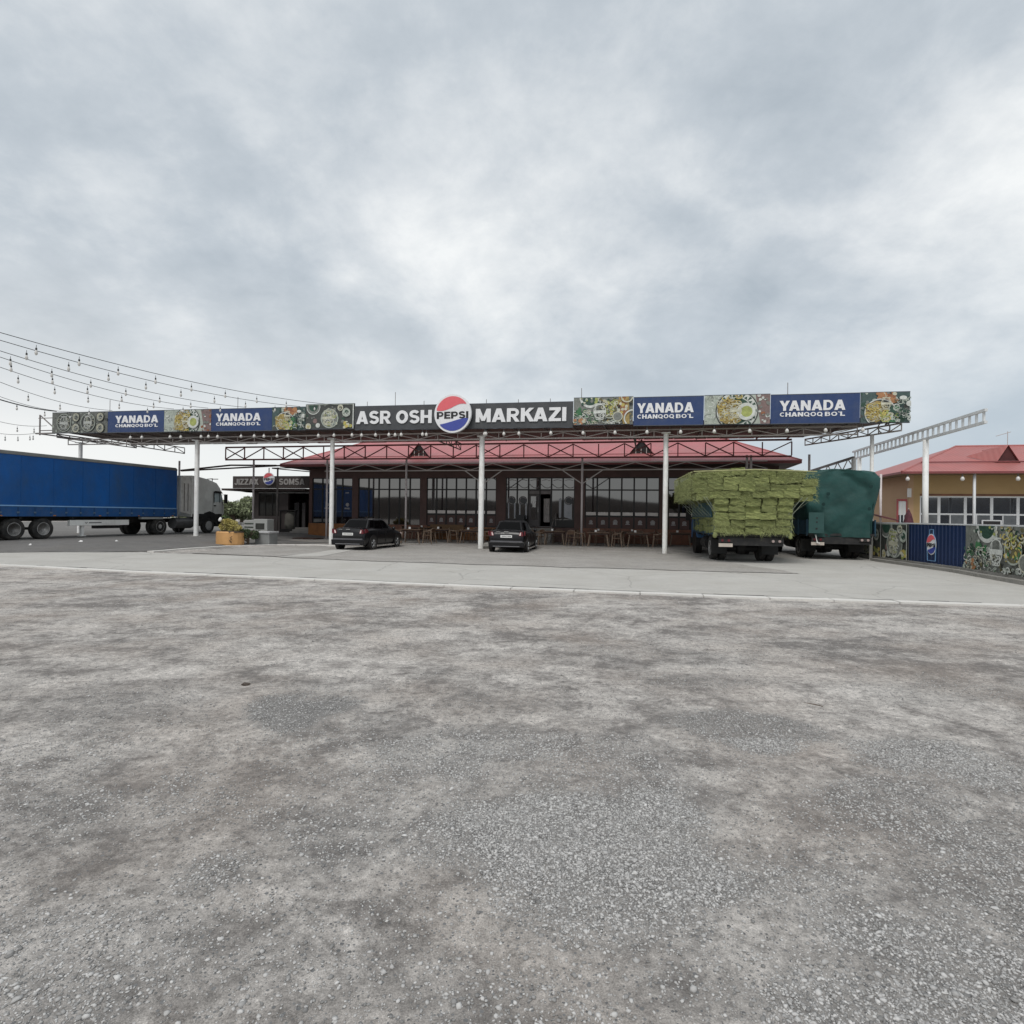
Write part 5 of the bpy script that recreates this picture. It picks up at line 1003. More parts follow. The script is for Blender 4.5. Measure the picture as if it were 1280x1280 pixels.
        q = MB(); [q.box(s_*.872-.012, s_*.872+.012, y, y+.16, .80, .825) for y in (1.35, 2.25)]; q.build('door_handle', M_carblack, t)
        q = MB(); [q.box(s_*.868-.008, s_*.868+.008, y, y+.008, .26, .90) for y in (1.22, 2.08, 3.02)]; q.build('door_seam', M_frame, t)
        q = MB(); q.prism([(s_*.40,.62),(s_*.66,.62),(s_*.64,.74),(s_*.42,.72)], 'y', 4.38, 4.47); q.build('headlight', M_clear, t)
    q = MB(); q.box(-.72,.72,-.035,.10,.50,.56); q.build('bumper_strip', mat('dull_bumper_strip', (.10,.10,.11), .4), t)
    q = MB(); q.prism([(-.80,.26),(.80,.26),(.82,.50),(-.82,.50)], 'y', -.03, .16); q.build('bumper', M_carblack, t, bevel=.02)
    q = MB(); q.box(-.60,.60,-.036,-.03,.30,.325); q.build('bumper_line', mat('grey_line', (.2,.2,.21), .4), t)
    q = MB(); q.box(-.26,.26,-.02,-.008,.70,.81); pl = q.build('number_plate', M_plate, t); q = MB(); [q.box(-.20+k*.055, -.17+k*.055, -.022, -.02, .73, .78) for k in range(8)]; q.build('plate_digits', M_ink, pl)
    q = MB(); q.box(-.10,.10,.0,.014,.955,.985); q.build('badge', M_chrome, t); q = MB(); q.box(-.46,-.28,.0,.012,.955,.975); q.build('badge', M_chrome, t)
    q = MB(); q.tube([(0,1.25,1.45),(0,1.05,1.62)], .008, 5); q.build('aerial', M_ink, t)
    return t
carA = saloon('black saloon car parked askew beside the white column, rear left corner towards us')
carA.location = (-7.38, 26.6, 0); carA.rotation_euler = (0, 0, -R(13.0))
carB = dup(carA, (-.24, 26.25, 0), -R(10), 'black saloon car with both tail lamps showing, parked right of the middle white column')
# ---------------- articulated lorry on the left
hd_ = math.atan2(1.90, 8.6); tr_front = Vector((-21.28, 35.6)); gz = .28
ux = Vector((math.cos(-hd_), math.sin(-hd_))); uy = Vector((-math.sin(-hd_), math.cos(-hd_)))
org = tr_front-uy*13.6; semi = thing('semi_trailer', 'long blue curtain sided semi trailer at the left edge of the yard', 'trailer', (org.x, org.y, gz), -hd_)
q = MB(); q.box(-1.24,1.24,.05,13.6,1.52,3.82); cur = q.build('curtain', M_blue_tarp, semi)
q = MB(); q.prism([(0,3.82),(13.60,3.82),(13.62,3.86),(13.50,3.98),(0,3.98)], 'x', -1.27, 1.27); q.build('roof', M_grey_roof, semi, bevel=.03)
q = MB(); q.box(1.241,1.262,.05,13.6,1.53,1.585); q.build('curtain_rail', M_blue_rail, semi)
q = MB(); q.box(1.22,1.275,.05,13.6,1.08,1.515); q.box(-1.275,-1.22,.05,13.6,1.08,1.515); q.build('side_board', mat('blue_side_board', (.006,.075,.24), .55, .2, 1, dirt=((.1,.12,.15), 3, .4)), semi)
q = MB(); [q.box(1.243,1.2475,y,y+.035,1.6,3.8) for y in (1.5,3,4.5,6,7.5,9,10.5,12)]; q.build('curtain_seam', mat('blue_seam', (.001,.075,.27), .55), semi)
q = MB(); [q.box(1.276,1.284,y,y+.06,1.12,1.5) for y in np.arange(.6, 13.4, .75)]; q.build('strap', mat('blue_strap', (.008,.055,.16), .7), semi)
q = MB(); [q.box(1.284,1.30,y-.03,y+.09,1.22,1.30) for y in np.arange(.6, 13.4, .75)]; q.build('buckle', mat('dull_buckle', (.08,.14,.22), .5), semi); q = MB(); [q.box(1.276,1.29,y,y+.12,1.10,1.14) for y in np.arange(1.2, 13.4, 2.4)]; q.build('side_reflector', mat('amber_reflector', (.5,.2,.03), .3), semi)
q = MB(); q.box(-1.24,1.24,-.02,.05,1.1,3.85); q.build('rear_door', M_grey_roof, semi)
q = MB(); q.box(-.55,-.40,.3,13.2,.85,1.15); q.box(.40,.55,.3,13.2,.85,1.15); q.box(-1.2,1.2,.1,13.5,1.06,1.12); [q.box(-1.2,1.2,y,y+.12,.95,1.08) for y in (2,4.5,7,9.5,12)]; q.build('chassis', M_chassis, semi)
for y in (2.95, 4.28, 5.6):
    for s_ in (1, -1): wheel(semi, s_*1.05, y, .50, .36, s_, dish=.10)
q = MB(); [q.box(-.9,.9,y-.06,y+.06,.44,.56) for y in (2.95,4.28,5.6)]; q.build('axle', M_chassis, semi)
q = MB(); q.box(1.05,1.20,6.9,10.3,.62,.90); sb = q.build('side_guard', mat('white_side_guard', (.84,.84,.81), .5, .08, 1, dirt=((.35,.33,.3), 2, .5)), semi, bevel=.015)
# illegible maker's lettering on the guard: a small tick and a smudge of dark dashes
q = MB(); q.bar((0,7.70,.79),(0,7.76,.73),.02,.02); q.bar((0,7.76,.73),(0,7.84,.80),.02,.02); q.box(-.002,.002,7.92,8.62,.735,.785); q.build('marking', mat('worn_dark_print', (.12,.12,.12), .7, .6, 30), sb, loc=(1.203, 0, 0))
q = MB(); q.box(.95,1.08,7.62,7.76,.12,.85); q.box(.88,1.15,7.56,7.82,.09,.12); q.box(-1.08,-.95,7.62,7.76,.12,.85); q.build('landing_leg', mat('pale_leg', (.75,.75,.73), .6), semi)
q = MB(); q.box(.6,1.0,8.6,9.9,.45,.60); q.build('spare_carrier', M_chassis, semi)
q = MB(); q.box(1.0,1.22,11.1,12.6,.93,1.05); q.build('mudguard', mat('torn_pale_flap', (.40,.40,.38), .7), semi)
# tractor
fo = tr_front+uy*(-1.6); trac = thing('lorry', 'grey tractor unit with sleeper cab coupled to the blue trailer under the canopy', 'lorry', (fo.x, fo.y, gz), -hd_)
q = MB(); q.box(-.45,.45,-.8,5.0,.72,.95); q.build('chassis', M_chassis, trac)
prof = [(2.85,1.05),(5.55,1.05),(5.72,1.25),(5.75,1.75),(5.62,2.25),(5.36,2.95),(5.02,3.28),(4.2,3.48),(3.3,3.60),(2.85,3.60)]
q = MB(); q.prism([(y, z) for y, z in prof], 'x', -1.22, 1.22); cab = q.build('cab', M_cab, trac, bevel=.06, seg=3)
q = MB(); q.prism([(5.20,2.05),(5.50,2.08),(5.40,2.60),(5.20,2.62),(4.78,2.62),(4.78,2.0)], 'x', 1.221, 1.235); q.build('side_window', mat('sky_toned_pane', (.50,.58,.58), .08, .2, 1, spec=1), cab)  # opaque pane; the bright sky beyond is painted into its colour
q = MB(); q.prism([(5.26,2.0),(5.31,2.0),(5.27,2.64),(5.22,2.64)], 'x', 1.236, 1.245); q.prism([(4.72,1.98),(4.78,1.98),(4.78,2.70),(4.72,2.70)], 'x', 1.236, 1.245); q.prism([(4.72,2.62),(5.50,2.60),(5.36,2.72),(4.80,2.74)], 'x', 1.221, 1.30); q.build('window_frame', M_frame, cab)
q = MB(); q.box(1.23,1.24,4.66,4.67,1.15,2.7); q.box(1.23,1.24,5.52,5.53,1.15,2.0); q.build('door_seam', M_frame, cab); q = MB(); q.box(1.225,1.25,4.75,4.93,1.75,1.82); q.build('door_handle', M_frame, cab)
q = MB(); q.box(-1.05,1.05,5.63,5.66,1.9,2.8); q.build('windscreen', M_glassc, cab)
for s_ in (1, -1):
    q = MB(); q.box(s_*1.40-.10,s_*1.40+.10,5.60,5.70,1.95,2.55); q.bar((s_*1.2,5.5,2.5),(s_*1.4,5.62,2.55),.03); q.bar((s_*1.2,5.5,2.0),(s_*1.4,5.62,2.0),.03); q.build('mirror', M_frame, trac)
q = MB(); q.box(-1.22,1.22,5.45,5.80,.42,1.03); q.build('bumper', M_chassis, trac, bevel=.04)
q = MB(); q.prism([(3.55,.55),(3.62,.95),(3.9,1.3),(4.35,1.42),(4.8,1.3),(5.05,.98),(5.1,.55),(4.95,.55),(4.35,1.1),(3.7,.55)], 'x', .75, 1.243); q.build('wheel_arch', M_chassis, trac)
q = MB(); q.box(.8,1.225,2.9,5.5,1.0,1.25); q.build('step_panel', M_chassis, trac)
q = MB(); q.bar((1.0,4.9,3.52),(1.15,5.2,3.54),.05); q.bar((.95,4.9,3.3),(.95,4.9,3.55),.04); q.bar((-.9,5.0,3.45),(.95,4.95,3.55),.05); q.build('roof_horn', M_steel, trac)
q = MB(); q.prism([(1.95,1.35),(2.80,1.20),(2.85,3.15),(2.70,3.45),(1.95,3.50)], 'x', 1.10, 1.20); o = q.build('side_deflector', M_defl, trac); q = MB(); [q.box(1.201,1.215,y,y+.05,1.4,3.1) for y in (2.2,2.5)]; q.build('seam', mat('brown_seam', (.16,.14,.13), .7), o)  # narrow brown vertical strips on the deflector face
q = MB(); q.prism([(2.1,3.45),(2.85,3.48),(3.3,3.6),(2.85,3.62),(2.1,3.56)], 'x', -1.1, 1.18); q.build('roof_fairing', M_cab, trac)
for s_ in (1, -1):
    wheel(trac, s_*1.06, .45, .50, .28, s_, dual=True, dish=.02); wheel(trac, s_*1.08, 4.35, .50, .30, s_, dish=.0)
q = MB(); q.lathe([(.33,1.6),(.33,3.0)], c=(.95,0,.68), ax='y', n=20); q.build('fuel_tank', mat('dull_alloy_tank', (.12,.12,.12), .5, metal=.3), trac)
q = MB(); q.box(.8,1.15,-.35,1.2,1.02,1.06); q.build('mudguard', M_chassis, trac)
# ---------------- rigid trucks
def truck_base(label, name, loc, rz, board_m, cab_m, plate_y=True):
    t = thing(name, label, 'truck', loc, rz)
    q = MB(); q.box(-.45,-.33,.1,7.2,.72,.95); q.box(.33,.45,.1,7.2,.72,.95); [q.box(-.33,.33,y,y+.1,.75,.92) for y in (.3,1.6,3.2,4.8)]; q.build('chassis', M_chassis, t)
    q = MB(); q.box(-1.25,1.25,0,5.2,1.02,1.12); [q.box(-1.2,1.2,y,y+.1,.95,1.02) for y in (.1,1.3,2.5,3.7,4.9)]; q.build('bed', M_chassis, t)
    for s_ in (1, -1):
        q = MB(); q.box(s_*1.28-.02,s_*1.28+.02,.02,5.2,1.06,1.66); b = q.build('side_board', board_m, t)
        q = MB(); [q.box(s_*1.305-.02,s_*1.305+.02,y,y+.07,1.0,1.7) for y in (.06,1.3,2.6,3.9,5.1)]; q.build('stake', board_m, b)
    q = MB(); q.box(-1.15,1.15,.02,.08,.68,.98); q.build('rear_bar', M_chassis, t)
    for s_ in (-1, 1):
        wheel(t, s_*1.06, 1.75, .50, .27, s_, dual=True, dish=.09); wheel(t, s_*1.02, 5.95, .50, .27, s_, dish=.03)
        q = MB(); q.box(s_*.95-.30,s_*.95+.30,1.08,1.10,.30,.85); q.build('mudflap', mat('black_rubber_flap', (.02,.02,.02), .8), t)
        q = MB(); q.box(s_*.90-.24,s_*.90+.24,-.03,.02,.80,.92); lp = q.build('lamp_cluster', M_chassis, t)
        q = MB(); q.lathe([(.05,-.05),(.05,-.03)], c=(s_*.90-.13,0,.86), ax='y', n=12); q.lathe([(.05,-.05),(.05,-.03)], c=(s_*.90+.10,0,.86), ax='y', n=12); q.build('lens', M_red if s_ < 0 else mat('dusty_lens', (.38,.30,.28), .3), lp)
    q = MB(); q.box(-1.16,-.66,-.035,.0,.62,.75); q.build('number_plate', mat('dusty_plate', (.52,.46,.40), .6), t)
    q = MB(); q.lathe([(.14,-.85),(.14,.85)], c=(0,1.75,.5), ax='x', n=12); q.lathe([(0.0,-.25),(.24,-.15),(.26,0),(.24,.15),(0,.25)], c=(0,1.75,.5), ax='x', n=14); q.build('axle', M_chassis, t)
    q = MB(); q.prism([(5.4,.72),(6.3,.72),(7.1,.72),(7.15,1.45),(6.98,1.6),(6.8,2.35),(6.6,2.45),(5.5,2.45),(5.4,2.3)], 'x', -1.18, 1.18); cb = q.build('cab', cab_m, t, bevel=.05, seg=3)
    for s_ in (1, -1): 
        q = MB(); q.prism([(5.75,1.62),(6.75,1.62),(6.6,2.25),(5.75,2.25)], 'x', s_*1.186-.006, s_*1.186+.006); q.build('side_window', M_glassc, cb)
        q = MB(); q.box(s_*1.42-.08,s_*1.42+.08,6.7,6.76,1.55,2.05); q.bar((s_*1.15,6.6,1.9),(s_*1.4,6.72,1.9),.025); q.build('mirror', M_frame, t)
        q = MB(); q.lathe([(.60,-.14),(.60,.14)], c=(s_*1.06,5.95,.55), ax='x', n=24); q.build('wheel_arch', M_frame, cb)
    q = MB(); q.prism([(6.95,1.62),(6.99,1.62),(6.84,2.3),(6.80,2.3)], 'x', -1.0, 1.0); q.build('windscreen', M_glassc, cb)
    q = MB(); q.box(-1.2,1.2,7.1,7.3,.45,.75); q.build('bumper', M_chassis, t)
    q = MB(); q.lathe([(.28,3.4),(.28,4.6)], c=(-.85,0,.62), ax='y', n=16); q.build('fuel_tank', M_chassis, t)
    return t
h1 = math.atan(.16); T1 = truck_base('blue flatbed truck parked under the canopy, carrying the green hay bales', 'flatbed_truck', (8.92, 22.0, 0), -h1, M_bluebed, M_bluecab)
for s_ in (-1, 1):
    for k in range(4): MB().box(s_*1.40-.02, s_*1.40+.02, .1+k*1.27, 1.32+k*1.27, 1.72, 2.30).build('raised_side_board', mat('teal_side_boards', (.015,.065,.085), .6, .3, 2), T1)
hay = thing('hay_load', 'huge roped load of green hay bales overhanging the bed of the blue truck', 'hay load', (8.92, 22.0, 1.125), -h1)
def bale_mesh(sx, sy, sz, seed):
    r_ = random.Random(seed); b = bmesh.new(); bmesh.ops.create_cube(b, size=1); bmesh.ops.subdivide_edges(b, edges=b.edges[:], cuts=3, use_grid_fill=True)
    q = MB()
    for v in b.verts:
        x, y, z = v.co; k = 1-.06*(abs(x*2)**4+abs(z*2)**4)*.5; 
        if abs(abs(y)-.17) < .1: k *= .97
        v.co = ((x*k+r_.uniform(-.035,.035))*sx, (y+r_.uniform(-.02,.02))*sy, (z*k+r_.uniform(-.04,.04))*sz)
    b.verts.ensure_lookup_table(); q.add([v.co[:] for v in b.verts], [tuple(v.index for v in f.verts) for f in b.faces], 0); b.free()
    for _ in range(240):     # loose stalks standing off the faces
        fc = r_.choice('yyxxzX'); u, w = r_.uniform(-.5,.5), r_.uniform(-.5,.5)
        p = {'y': (u*sx, -sy/2, w*sz), 'x': (-sx/2, u*sy, w*sz), 'X': (sx/2, u*sy, w*sz), 'z': (u*sx, w*sy, sz/2)}[fc]; n_ = {'y': (0,-1,0), 'x': (-1,0,0), 'X': (1,0,0), 'z': (0,0,1)}[fc]
        p = Vector(p)-Vector(n_)*.02; d = Vector(n_)*r_.uniform(.03,.07)+Vector((r_.uniform(-1,1), r_.uniform(-1,1), r_.uniform(-1.1,.5)))*.08; w_ = Vector((r_.uniform(-1,1), r_.uniform(-1,1), r_.uniform(-1,1))).normalized()*.006
        q.add([p-w_, p+w_, p+d], [(0,1,2)], 1)
    me = q.mesh('bale', [M_hay, M_straw]); return me
BM = [bale_mesh(.52+.02*(k % 4), .96, .262+.008*(k % 3), k) for k in range(8)]; rr = random.Random(11)
def bale(x, y, z, rz=0): inst('bale', rr.choice(BM), hay, (x+rr.uniform(-.03,.03), y+rr.uniform(-.06,.06), z+rr.uniform(-.02,.02)), (rr.uniform(-.06,.06), rr.uniform(-.07,.07), rz+rr.uniform(-.05,.05)+(math.pi if rr.random() < .5 else 0)))
NR = 5
for r_ in range(NR):          # lower block between the bed boards
    z = .14+r_*.262
    nl = 5
    for c_ in range(nl):
        for d_ in range(6):
            if 0 < c_ < nl-1 and 0 < d_ < 5: continue
            bale((c_-(nl-1)/2)*.53*(1.0, 1.01, 1.03, 1.05, 1.08)[r_], .28-.03*r_+d_*.93, z)
for r_ in range(4):          # overhanging upper block
    z = .14+(NR+r_)*.262+.02
    nc = 8 if r_ < 3 else 7; x0 = -(nc-1)/2*.545
    for c_ in range(nc):
        for d_ in range(6):
            if 0 < c_ < nc-1 and 0 < d_ < 5 and r_ < 3: continue
            sag = -.11*(abs(x0+c_*.545)/2)**2+.04*math.sin(c_*1.3+d_); fx = (.93, .98, 1.0, .96)[r_]; bale((x0+c_*.545)*fx, .12+d_*.95+(.10 if r_ == 3 else 0)-(.05 if r_ == 1 else 0), z+sag)
q = MB(); q.box(-1.2,1.2,.2,5.4,.0,NR*.262); q.box(-1.9,1.9,.25,5.3,NR*.262+.05,(NR+3)*.262); q.build('inner_hay', M_hay, hay)
# ropes from the overhang to the bed boards
for s_ in (-1, 1):
    for k in range(12):
        y = .15+k*.44; q = MB(); q.tube([(s_*(2.12-(k % 2)*.35), y+.3*(k % 3-1), 1.34), (s_*(1.60+.05*(k % 2)), y+.1, .86), (s_*1.31, y, .52)], .010, 4); q.build('rope', M_rope, hay)
for x in (-1.32, -1.25, 1.22, 1.36):
    q = MB(); q.tube([(x*1.35, -.42, 1.35), (x*1.02, -.22, .75), (x, -.1, -.10)], .011, 4); q.build('rope', M_rope, hay)
q = MB(); q.tube([(-2.15,-.38,NR*.262+.98),(0,-.42,NR*.262+1.05),(2.15,-.38,NR*.262+.98)], .022, 5); q.tube([(-2.2,-.36,NR*.262+.96),(-2.22,2.5,NR*.262+.96),(-2.2,5,NR*.262+.96)], .022, 5); q.build('top_rope', mat('straw_rope', (.36,.36,.18), .9), hay)
q = MB()
for (x, w_) in ((-1.32, .08), (1.34, .07)): q.lathe([(0,-.0),(w_*.8,.03),(w_,.12),(w_*.6,.22),(0,.25)], c=(x, -.12, -.18), n=8)
q.build('rope_knot', M_straw, hay, smooth=True)
q = MB(); rs2 = random.Random(4)     # stalks hanging off the lower edge
for _ in range(2600):
    x = rs2.uniform(-1.4,1.4); z = rs2.uniform(-.03,1.32); p = Vector((x, -.205+rs2.uniform(-.02,.02), z)); d = Vector((rs2.uniform(-.12,.12), -.03, -rs2.uniform(.03,.15) if rs2.random() < .93 else -.25)); w_ = Vector((.006,0,.002)); q.add([p-w_, p+w_, p+d], [(0,1,2)])
for _ in range(3000):
    x = rs2.uniform(-2.2,2.2); z = 1.34+rs2.uniform(-.02,1.03)-.11*(x/2)**2; p = Vector((x, -.38, z)); d = Vector((rs2.uniform(-.13,.13), -.04, rs2.uniform(-.12,.06))); w_ = Vector((.002,0,.006)); q.add([p-w_, p+w_, p+d], [(0,1,2)])
for _ in range(2600):
    y = rs2.uniform(-.3,5.2); z = 1.30+rs2.uniform(-.02,1.0); p = Vector((-2.21, y, z)); d = Vector((-.05, rs2.uniform(-.13,.13), rs2.uniform(-.14,.04))); w_ = Vector((0,.002,.006)); q.add([p-w_, p+w_, p+d], [(0,1,2)])
o = q.build('loose_hay', M_straw, hay); o['kind'] = 'stuff'
# ---- second truck with tarpaulin
h2 = math.atan(.19); T2 = truck_base('dark truck parked right of the hay truck, carrying the green tarpaulin load', 'covered_truck', (13.62, 24.4, 0), -h2, M_bluebed, mat('dark_green_cab', (.02,.06,.06), .5))
tp = thing('tarpaulin_load', 'bulging load wrapped in dark green tarpaulin on the truck beside the fence', 'covered load', (13.62, 24.4, 1.0), -h2)
def tarp_surface():
    q = MB(); prof = [(1.16,.03),(1.20,.5),(1.28,1.05),(1.42,1.6),(1.50,2.05),(1.50,2.42),(1.30,2.66),(.9,2.76),(.3,2.80)]
    half = []
    for a_, b_ in zip(prof[:-1], prof[1:]):
        for k in range(4): t_ = k/4; half.append((a_[0]+(b_[0]-a_[0])*t_, a_[1]+(b_[1]-a_[1])*t_))
    half.append(prof[-1]); ring = half+[(-x, z) for x, z in half[::-1]]; ysl_ = [-.02,0,.06,.2,.5,.9,1.4,1.9,2.5,3.2,4,4.8,5.2,5.3]; rows = []
    for j, y in enumerate(ysl_):
        sh = {0: .0, 1: .90, 2: .97}.get(j, 1.0) if j < 3 else (1.0 if j < 12 else .97)
        row = []
        for x, z in ring:
            n1 = float(fbm(np.array([x*1.1+y*.3+5]), np.array([z*1.2+y*1.1]), 41, 4)[0])-.5; n2 = float(fbm(np.array([x*3+y]), np.array([z*1.4]), 43, 3)[0])-.5
            if j == 0: row.append((x*.9, y-.0, .03+(z-.03)*.97)); continue
            row.append((x*sh+n1*.18*(1 if x > 0 else -1)*min(1, abs(x)), y-(.05*(z/2.4)) , max(.0, z*(.985 if sh < 1 else 1)+n1*.10*(z > .3)+n2*.05*(z > 2))))
        rows.append(row)
    n = len(ring); fs = []
    for i_ in range(1, len(rows)-1):
        for k in range(n-1): fs.append((i_*n+k, i_*n+k+1, (i_+1)*n+k+1, (i_+1)*n+k))
    q.add([v for r_ in rows for v in r_], fs)
    # rear face as a wrinkled grid
    m_ = 22; base = rows[1]; V0 = []
    for i_ in range(len(half)):
        L0 = base[i_]; R0 = base[n-1-i_]
        for k in range(m_+1):
            t_ = k/m_; x = L0[0]+(R0[0]-L0[0])*t_; z = L0[2]+(R0[2]-L0[2])*t_; y = L0[1]; e_ = min(t_, 1-t_)*2
            w1 = float(fbm(np.array([x*.9+z*.7]), np.array([z*.8-x*.5]), 47, 5)[0])-.5; fold = .11*(1-abs(math.sin(1.7*x+1.3*z+4*w1)))**2+.05*(1-abs(math.sin(2.9*x-1.9*z+5*w1)))**3*min(1, e_*3); V0.append((x, y-.16*min(1, e_*4)*(z/2.6)-.22*w1*min(1, e_*3)+fold-.02, z+(.05*w1 if i_ else -.05-.06*abs(w1)*2)))
    fs = []
    for i_ in range(len(half)-1):
        for k in range(m_): fs.append((i_*(m_+1)+k, i_*(m_+1)+k+1, (i_+1)*(m_+1)+k+1, (i_+1)*(m_+1)+k))
    q.add(V0, fs); me = q.mesh('tarpaulin', M_tarp, True)
    bm = bmesh.new(); bm.from_mesh(me); bmesh.ops.remove_doubles(bm, verts=bm.verts, dist=.002); bmesh.ops.recalc_face_normals(bm, faces=bm.faces); bm.to_mesh(me); bm.free(); return me
inst('tarpaulin', tarp_surface(), tp)
q = MB(); q.box(-1.2,1.2,.35,5.0,.05,2.45); q.build('load', M_tarp, tp)
M_patch = mat('lighter_green_patch', (.024,.075,.070), .7, .2, 2)
q = MB(); q.box(-1.31,-.72,-.19,-.175,.12,.98); o = q.build('patch', M_patch, tp); q = MB(); [q.box(-1.04+k*.01,-.97,-.20,-.191,z,z+.06) for k, z in enumerate((.28,.55,.72))]; q.build('torn_hole', M_ink, o)
for x, z in ((-.60,1.75),(-.78,1.32),(1.0,2.05),(.95,1.15)): q = MB(); q.lathe([(.075,-.012),(.075,0)], c=(x,-.27,z), ax='y', n=7); q.build('hole', mat('dark_green_hole', (.005,.03,.028), .9), tp)
q = MB(); q.tube([(-1.0,-.05,.05),(-.95,-.1,-.28),(-.85,-.1,-.30)], .03, 5); q.build('strap_end', M_paper, tp)
# ================================================================== FURNITURE ON THE TERRACE
TZ = .112
def make_table():
    t = thing('table', 'x', 'table', group='wooden tables on the restaurant terrace')
    MB().box(-.60,.60,-.38,.38,.71,.75).build('table_top', M_wood, t, bevel=.01); MB().box(-.5,.5,-.30,.30,.63,.71).build('apron', M_wooddark, t)
    lm = {}
    for sx in (-1, 1):
        for sy in (-1, 1):
            q = MB(); q.bar((0,0,.64), (sx*.10, sy*.03, 0), .05); inst('leg', q.mesh('leg', M_wood2), t, (sx*.44, sy*.27, 0))
    return t
def make_chair():
    t = thing('chair', 'x', 'chair', group='wooden armchairs round the terrace tables'); q = MB(); q.box(-.23,.23,-.22,.22,.42,.46); q.build('seat', M_wood, t, bevel=.01)
    q = MB(); pts = [(-.25,-.20,.66),(-.27,.02,.67),(-.25,.22,.72),(-.15,.27,.80),(0,.285,.83),(.15,.27,.80),(.25,.22,.72),(.27,.02,.67),(.25,-.20,.66)]; q.tube(pts, .022, 6); q.build('arm_rail', M_wood2, t, smooth=True)
    q = MB(); q.prism([(-.19,.60),(.19,.60),(.20,.78),(.10,.82),(-.10,.82),(-.20,.78)], 'y', .25, .272); q.build('backrest', M_wood, t)
    for sx in (-1, 1):
        q = MB(); q.bar((sx*.25,-.18,.66), (sx*.27,-.24,0), .035); q.build('leg', M_wood2, t); q = MB(); q.bar((sx*.23,.22,.74), (sx*.27,.30,0), .035); q.build('leg', M_wood2, t)
    return t
def GT(px, py): dr = (py-644-ROLL*(px-640)); Y = (EYE-TZ)*F/dr; return (kx(px, py)*Y, Y, TZ)
T0 = make_table(); C0 = make_chair(); ut = uc = False
def put_table(px, py, label, rz=0):
    global ut
    p = GT(px, py); p = (p[0]+.4*SN, p[1]+.30, p[2])
    if not ut: T0.location = p; T0.rotation_euler = (0,0,-TH+rz); T0['label'] = label; ut = True; return T0
    return dup(T0, p, -TH+rz, label)
def put_chair(p, rz, label):
    global uc
    if not uc: C0.location = p; C0.rotation_euler = (0,0,rz); C0['label'] = label; uc = True; return C0
    return dup(C0, p, rz, label)
hold = [0]
def holder(t, lb, dx_=0, dy_=0):
    x, y, z = t.location; h = thing('napkin_holder', lb, 'napkin holder', (x+dx_, y+dy_, z+.752), -TH, 'napkin holders on the terrace tables'); MB().lathe([(.05,0),(.05,.015)], n=10).build('base', M_sock, h); MB().box(-.055,.055,-.03,.03,.015,.12).build('napkins', M_paper, h)
TB = [(692, 681.5, 'in front of the entrance steps', 'car and steps', (-1, 1, 'b')),
      (747, 683.5, 'right of the thin pole beside the entrance', 'thin rear pole', (-1, 1, 'b')),
      (797, 684, 'left of the right hand white column', 'right white column', (-1, 1, 'b')),
      (850, 683.5, 'between the right white column and the hay truck', 'hay truck', (-1,)),
      (586, 679.5, 'left of the middle white column', 'middle white column', (-1, 1, 'b')),
      (548, 678, 'before the long bench', 'the windowsill strips', (-1,)),
      (512, 679, 'beside the left black car', 'left black car', (-1, 1))]
for px, py, where, near_, ch in TB:
    t = put_table(px, py, f'wooden table {where}'); x, y, z = t.location
    if near_ != 'x': holder(t, f'white napkin holder on the wooden table {where}'.replace('napkin holder on the wooden table', 'napkin holder, table'), -.15, .05)
    for c in ch:
        if c == 'b': put_chair((x+.95*SN, y+.80, z), -TH+random.uniform(-.15,.15), f'wooden chair behind the table {where}')
        elif c == -1: put_chair((x-.98*CS, y+.98*SN, z), -TH+R(90)+random.uniform(-.2,.2), f'chair at left end of table {where}')
        else: put_chair((x+.98*CS, y-.98*SN, z), -TH-R(90)+random.uniform(-.2,.2), f'chair at right end of table {where}')
# second row nearer the wall
for px, d, where in ((527, 6.9, 'against the brown tiles'), (607, 6.8, 'behind the middle white column'), (748, 6.9, 'in back row, left half of right window'), (790, 6.9, 'in back row, right half of right window')):
    s = spx(px, d, 670); t = dup(T0, Wd(s, d, TZ), -TH, f'wooden table {where}')
    if px != 607: holder(t, f'white napkin holder in the back row, {where.replace("in back row, ", "")}')
    for sg_ in (-1, 1): p = Wd(s+sg_*.98, d, TZ); put_chair(p, -TH-sg_*R(90), f'chair, {"left" if sg_ < 0 else "right"} end of table {where}')
for px, py, lb, rz in ((655, 680, 'dark chair turned sideways just right of the saloon car', .6), (673, 681, 'wooden chair standing askew between saloon car and steps', -.9), (716, 682, 'empty wooden chair facing the street left of the thin rear pole', 2.6)):
    put_chair(GT(px, py), rz, lb)
bn = thing('bench', 'long brown wooden bench against the restaurant tiles left of the middle column', 'bench', Wd(spx(557, 7.4, 670), 7.4, TZ), -TH)
MB().box(-1.1,1.1,-.2,.25,.42,.47).build('seat', M_wooddark, bn); MB().box(-1.1,1.1,.2,.25,.55,.95).build('backrest', mat('golden_brown_wood', (.14,.07,.02), .5), bn); [MB().box(x-.03,x+.03,-.18,.22,0,.42).build('leg', M_wooddark, bn) for x in (-.95,.95)]
# black loudspeaker box and stool by the door
sp = thing('loudspeaker', 'black loudspeaker standing at the top of the steps above the saloon car', 'loudspeaker', Wd(spx(651, 7.6, 650), 7.6, TZ), -TH)
MB().box(-.26,.26,-.22,.22,.95,1.62).build('cabinet', M_ink, sp); MB().lathe([(.16,-.235),(.16,-.22)], c=(0,0,1.2), ax='y', n=16).build('cone', M_sock, sp); MB().box(-.3,.3,-.24,.24,0,.94).build('plinth', M_dark, sp)
